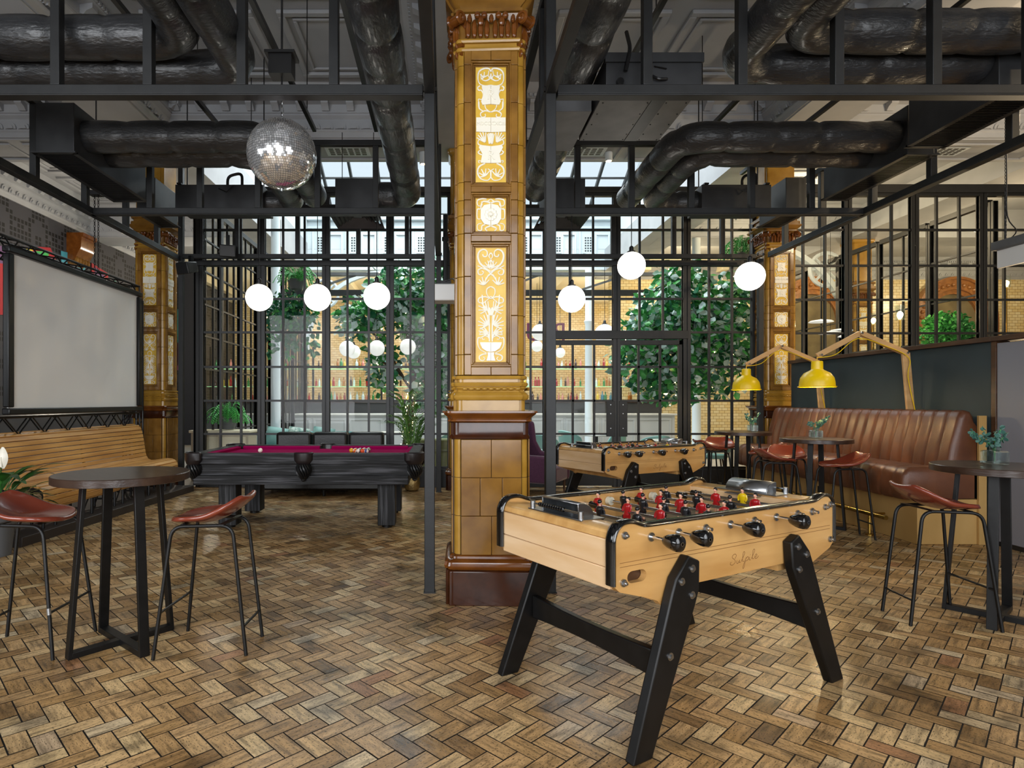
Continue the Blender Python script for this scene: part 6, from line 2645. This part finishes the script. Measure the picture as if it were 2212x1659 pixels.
# round clipped bush, wall lamps and disc pendants in the right-hand room
t = thing('topiary_bush', 'round bright green bush above the slate partition, behind the glass', 'plant', (9.45, 11.4, 0))
b = MB()
leaf_cloud(b, (0, 0, 2.78), (.4, .4, .38), 2000, .07, random.Random(3), 2, (4, 1), -.2)
b.build('foliage', [fern_m, leaf_a], t, smooth=0, fix=False)
b = MB()
b.lathe([(.16, .003), (.24, .5), (.2, .5), (.03, .45), (.03, 2.5)], 18)
b.build('pot_and_stem', pot_g, t)
for x, y, z, lab in ((8.5, 11.3, 3.08, 'lit glass wall lamp glowing left of the topiary bush'), (10.2, 14.4, 3.39, 'lit glass lamp by the tiled pillar inside the screen'), (13.0, 14.0, 4.2, 'lit glass lamp near the hanging grey box'), (11.56, 17.0, 3.7, 'small lit lamp deep in the room, left of the tiled pillar inside the screen')):
    t = thing('candle_lamp', lab, 'lamp', (x, y, z), group='lit glass candle lamps')
    b = MB()
    b.sphere((0, 0, 0), .045, 12, 8, (1, 1, 1.5))
    b.build('bulb', bulb_m, t)
    b = MB()
    b.lathe([(.075, -.1), (.08, .18)], 18, caps=False)
    b.build('glass_chimney', clear, t)
    b = MB()
    b.cyl((0, 0, -.1), (0, 0, -z + .003), .018, 8)
    b.lathe([(.13, -z + .003), (.13, -z + .03), (.02, -z + .05)], 16)
    b.build('stand', brass, t)
    point('candle_light', (x, y - .12, z), 18, (1, .72, .4), .05)
for x, y, z, lab in ((8.7, 14.0, 3.3, 'thin white disc pendant, highest left one behind the lamp arms'), (9.3, 14.6, 3.1, 'thin white disc pendant, second along behind the lamp arms'), (9.0, 13.4, 2.9, 'thin white disc pendant, lowest one behind the lamp arms'), (9.75, 14.9, 3.2, 'thin white disc pendant, furthest along behind the lamp arms')):
    t = thing('disc_pendant', lab, 'pendant lamp', (x, y, z), group='white disc pendants')
    b = MB()
    b.lathe([(.0, 0), (.26, 0), (.22, .03), (.03, .06), (0, .07)], 24, caps=False)
    b.build('shade', globe_dim, t)
    b = MB()
    b.cyl((0, 0, .06), (0, 0, 5.55 - z), .004, 5)
    b.build('cord', steel2, t)
# painted letters on the left wall (its bold flat mural)
mu = thing('wall_mural', 'bright painted letter shapes on the charcoal wall behind the projection screen', 'mural', (-8.985, 12, 0))
pal = {k: mat('mural_' + k, c, .7) for k, c in {'red': 'a8202c', 'green': '3fae5a', 'gold': 'e0c832', 'blue': '4aa0b4', 'purple': '6a4a74', 'pink': 'd86a88', 'teal': '5ab8a8', 'white': 'cfcfcf', 'orange': 'd8743a', 'grey': '77787c'}.items()}


def mural(pxs, c, d=.01):
    """flat painted shape: picked off the photograph, laid on the wall plane x = -9"""
    pts = []
    for u, v in pxs:
        Y = 8.98 * F / (CU - u)
        pts.append((Y - 12, CH - (v - CV) / F * Y))
    b = MB()
    b.prism(pts, 0, d, lambda a, e, w: Vector((w, a, e)))
    b.build('painted_letter', pal[c], mu, smooth=0)['label'] = c + ' painted letter shape'


mural([(-10, 530), (55, 536), (58, 600), (-10, 600)], 'purple')
mural([(52, 534), (74, 538), (74, 600), (52, 590)], 'gold', .012)
mural([(70, 532), (108, 535), (120, 560), (112, 620), (70, 600)], 'red', .013)
mural([(76, 542), (104, 544), (104, 575), (76, 570)], 'green', .016)
mural([(132, 542), (172, 552), (184, 580), (182, 640), (134, 620)], 'blue')
mural([(148, 556), (166, 560), (168, 600), (148, 600)], 'grey', .013)
mural([(198, 568), (232, 590), (240, 640), (198, 640)], 'red')
mural([(204, 576), (224, 592), (226, 612), (204, 606)], 'purple', .013)
mural([(247, 606), (290, 632), (290, 660), (247, 650)], 'teal')
mural([(-14, 566), (8, 570), (8, 680), (-14, 680)], 'red', .014)
mural([(384, 668), (396, 668), (396, 790), (384, 790)], 'teal')
mural([(402, 674), (414, 674), (414, 720), (402, 720)], 'red')
mural([(402, 724), (414, 724), (414, 778), (402, 778)], 'teal')
mural([(384, 740), (391, 730), (396, 790), (384, 800)], 'pink', .013)
# plum letters hung in the window of the far room, read from behind
t = thing('window_lettering', 'plum capital letters hung above the bar, seen from behind', 'sign', (1.62, 19.9, 3.72))
plum = mat('plum_sign', '5a1238', .5)
for k, ch in enumerate(' RUP'):
    if ch == ' ':
        continue
    b = MB()
    text_into(b, ch, .85, Matrix.Rotation(PI, 4, 'Z') @ Matrix.Rotation(PI / 2, 4, 'X'), .03)
    o = b.build('letter', plum, t, smooth=0)
    o.location = (2.9 - k * .8, 0, 0)
# ================================================================== LIGHT
w = bpy.data.worlds.new('sky')
sc.world = w
w.use_nodes = True
bg = w.node_tree.nodes['Background']
bg.inputs[0].default_value = (.74, .86, .96, 1)
bg.inputs[1].default_value = 1.0


for x, e in ((-5.25, 260), (-.05, 200), (5.05, 130)):
    area('window_daylight', (x, -3.25, 2.7), (PI / 2 - .2, 0, 0), 3.2, 4.3, e, (.95, .97, 1), rad(140))  # daylight of the assumed windows behind the camera
area('window_daylight', (-8.93, .4, 2.5), (0, -PI / 2 + .12, 0), 3.2, 3.4, 170, (.93, .97, 1), rad(140))  # added panel light; the left wall behind it has no opening
area('skylight_daylight', (.4, 14.8, 9.6), (0, 0, 0), 9.6, 8.4, 2300, (.92, .97, 1))
for x in (-6, -2, 2, 6, 9.5):
    point('bar_lamp', (x, 22.5, 4.6), 110, (1, .83, .62), .04)  # assumed lights of the far room, without fixtures
for x, y in ((7.6, 18.2), (12.4, 18.0), (7.8, 13.2), (12.5, 13.0), (17.2, 17.5)):
    point('room_lamp', (x, y, 5.2), 200, (1, .78, .48), .04)  # assumed warm light in the right-hand room, without fixtures
for x, y in ((7.6, 6.5), (8.2, 2.5)):
    point('room_lamp', (x, y, 4.9), 170, (1, .78, .5), .04)  # added warm light for the ceiling on the right, without fixtures
point('room_lamp', (7.6, 7.6, 1.65), 130, (1, .78, .5), .05)  # added unseen light standing in for the warm glow beyond the partition
for x, y in ((-6.9, 12.5), (-6.9, 17.5)):
    point('room_lamp', (x, y, 4.4), 110, (1, .88, .72), .04)  # assumed light in the left room, without fixtures
sc.view_settings.exposure = .14
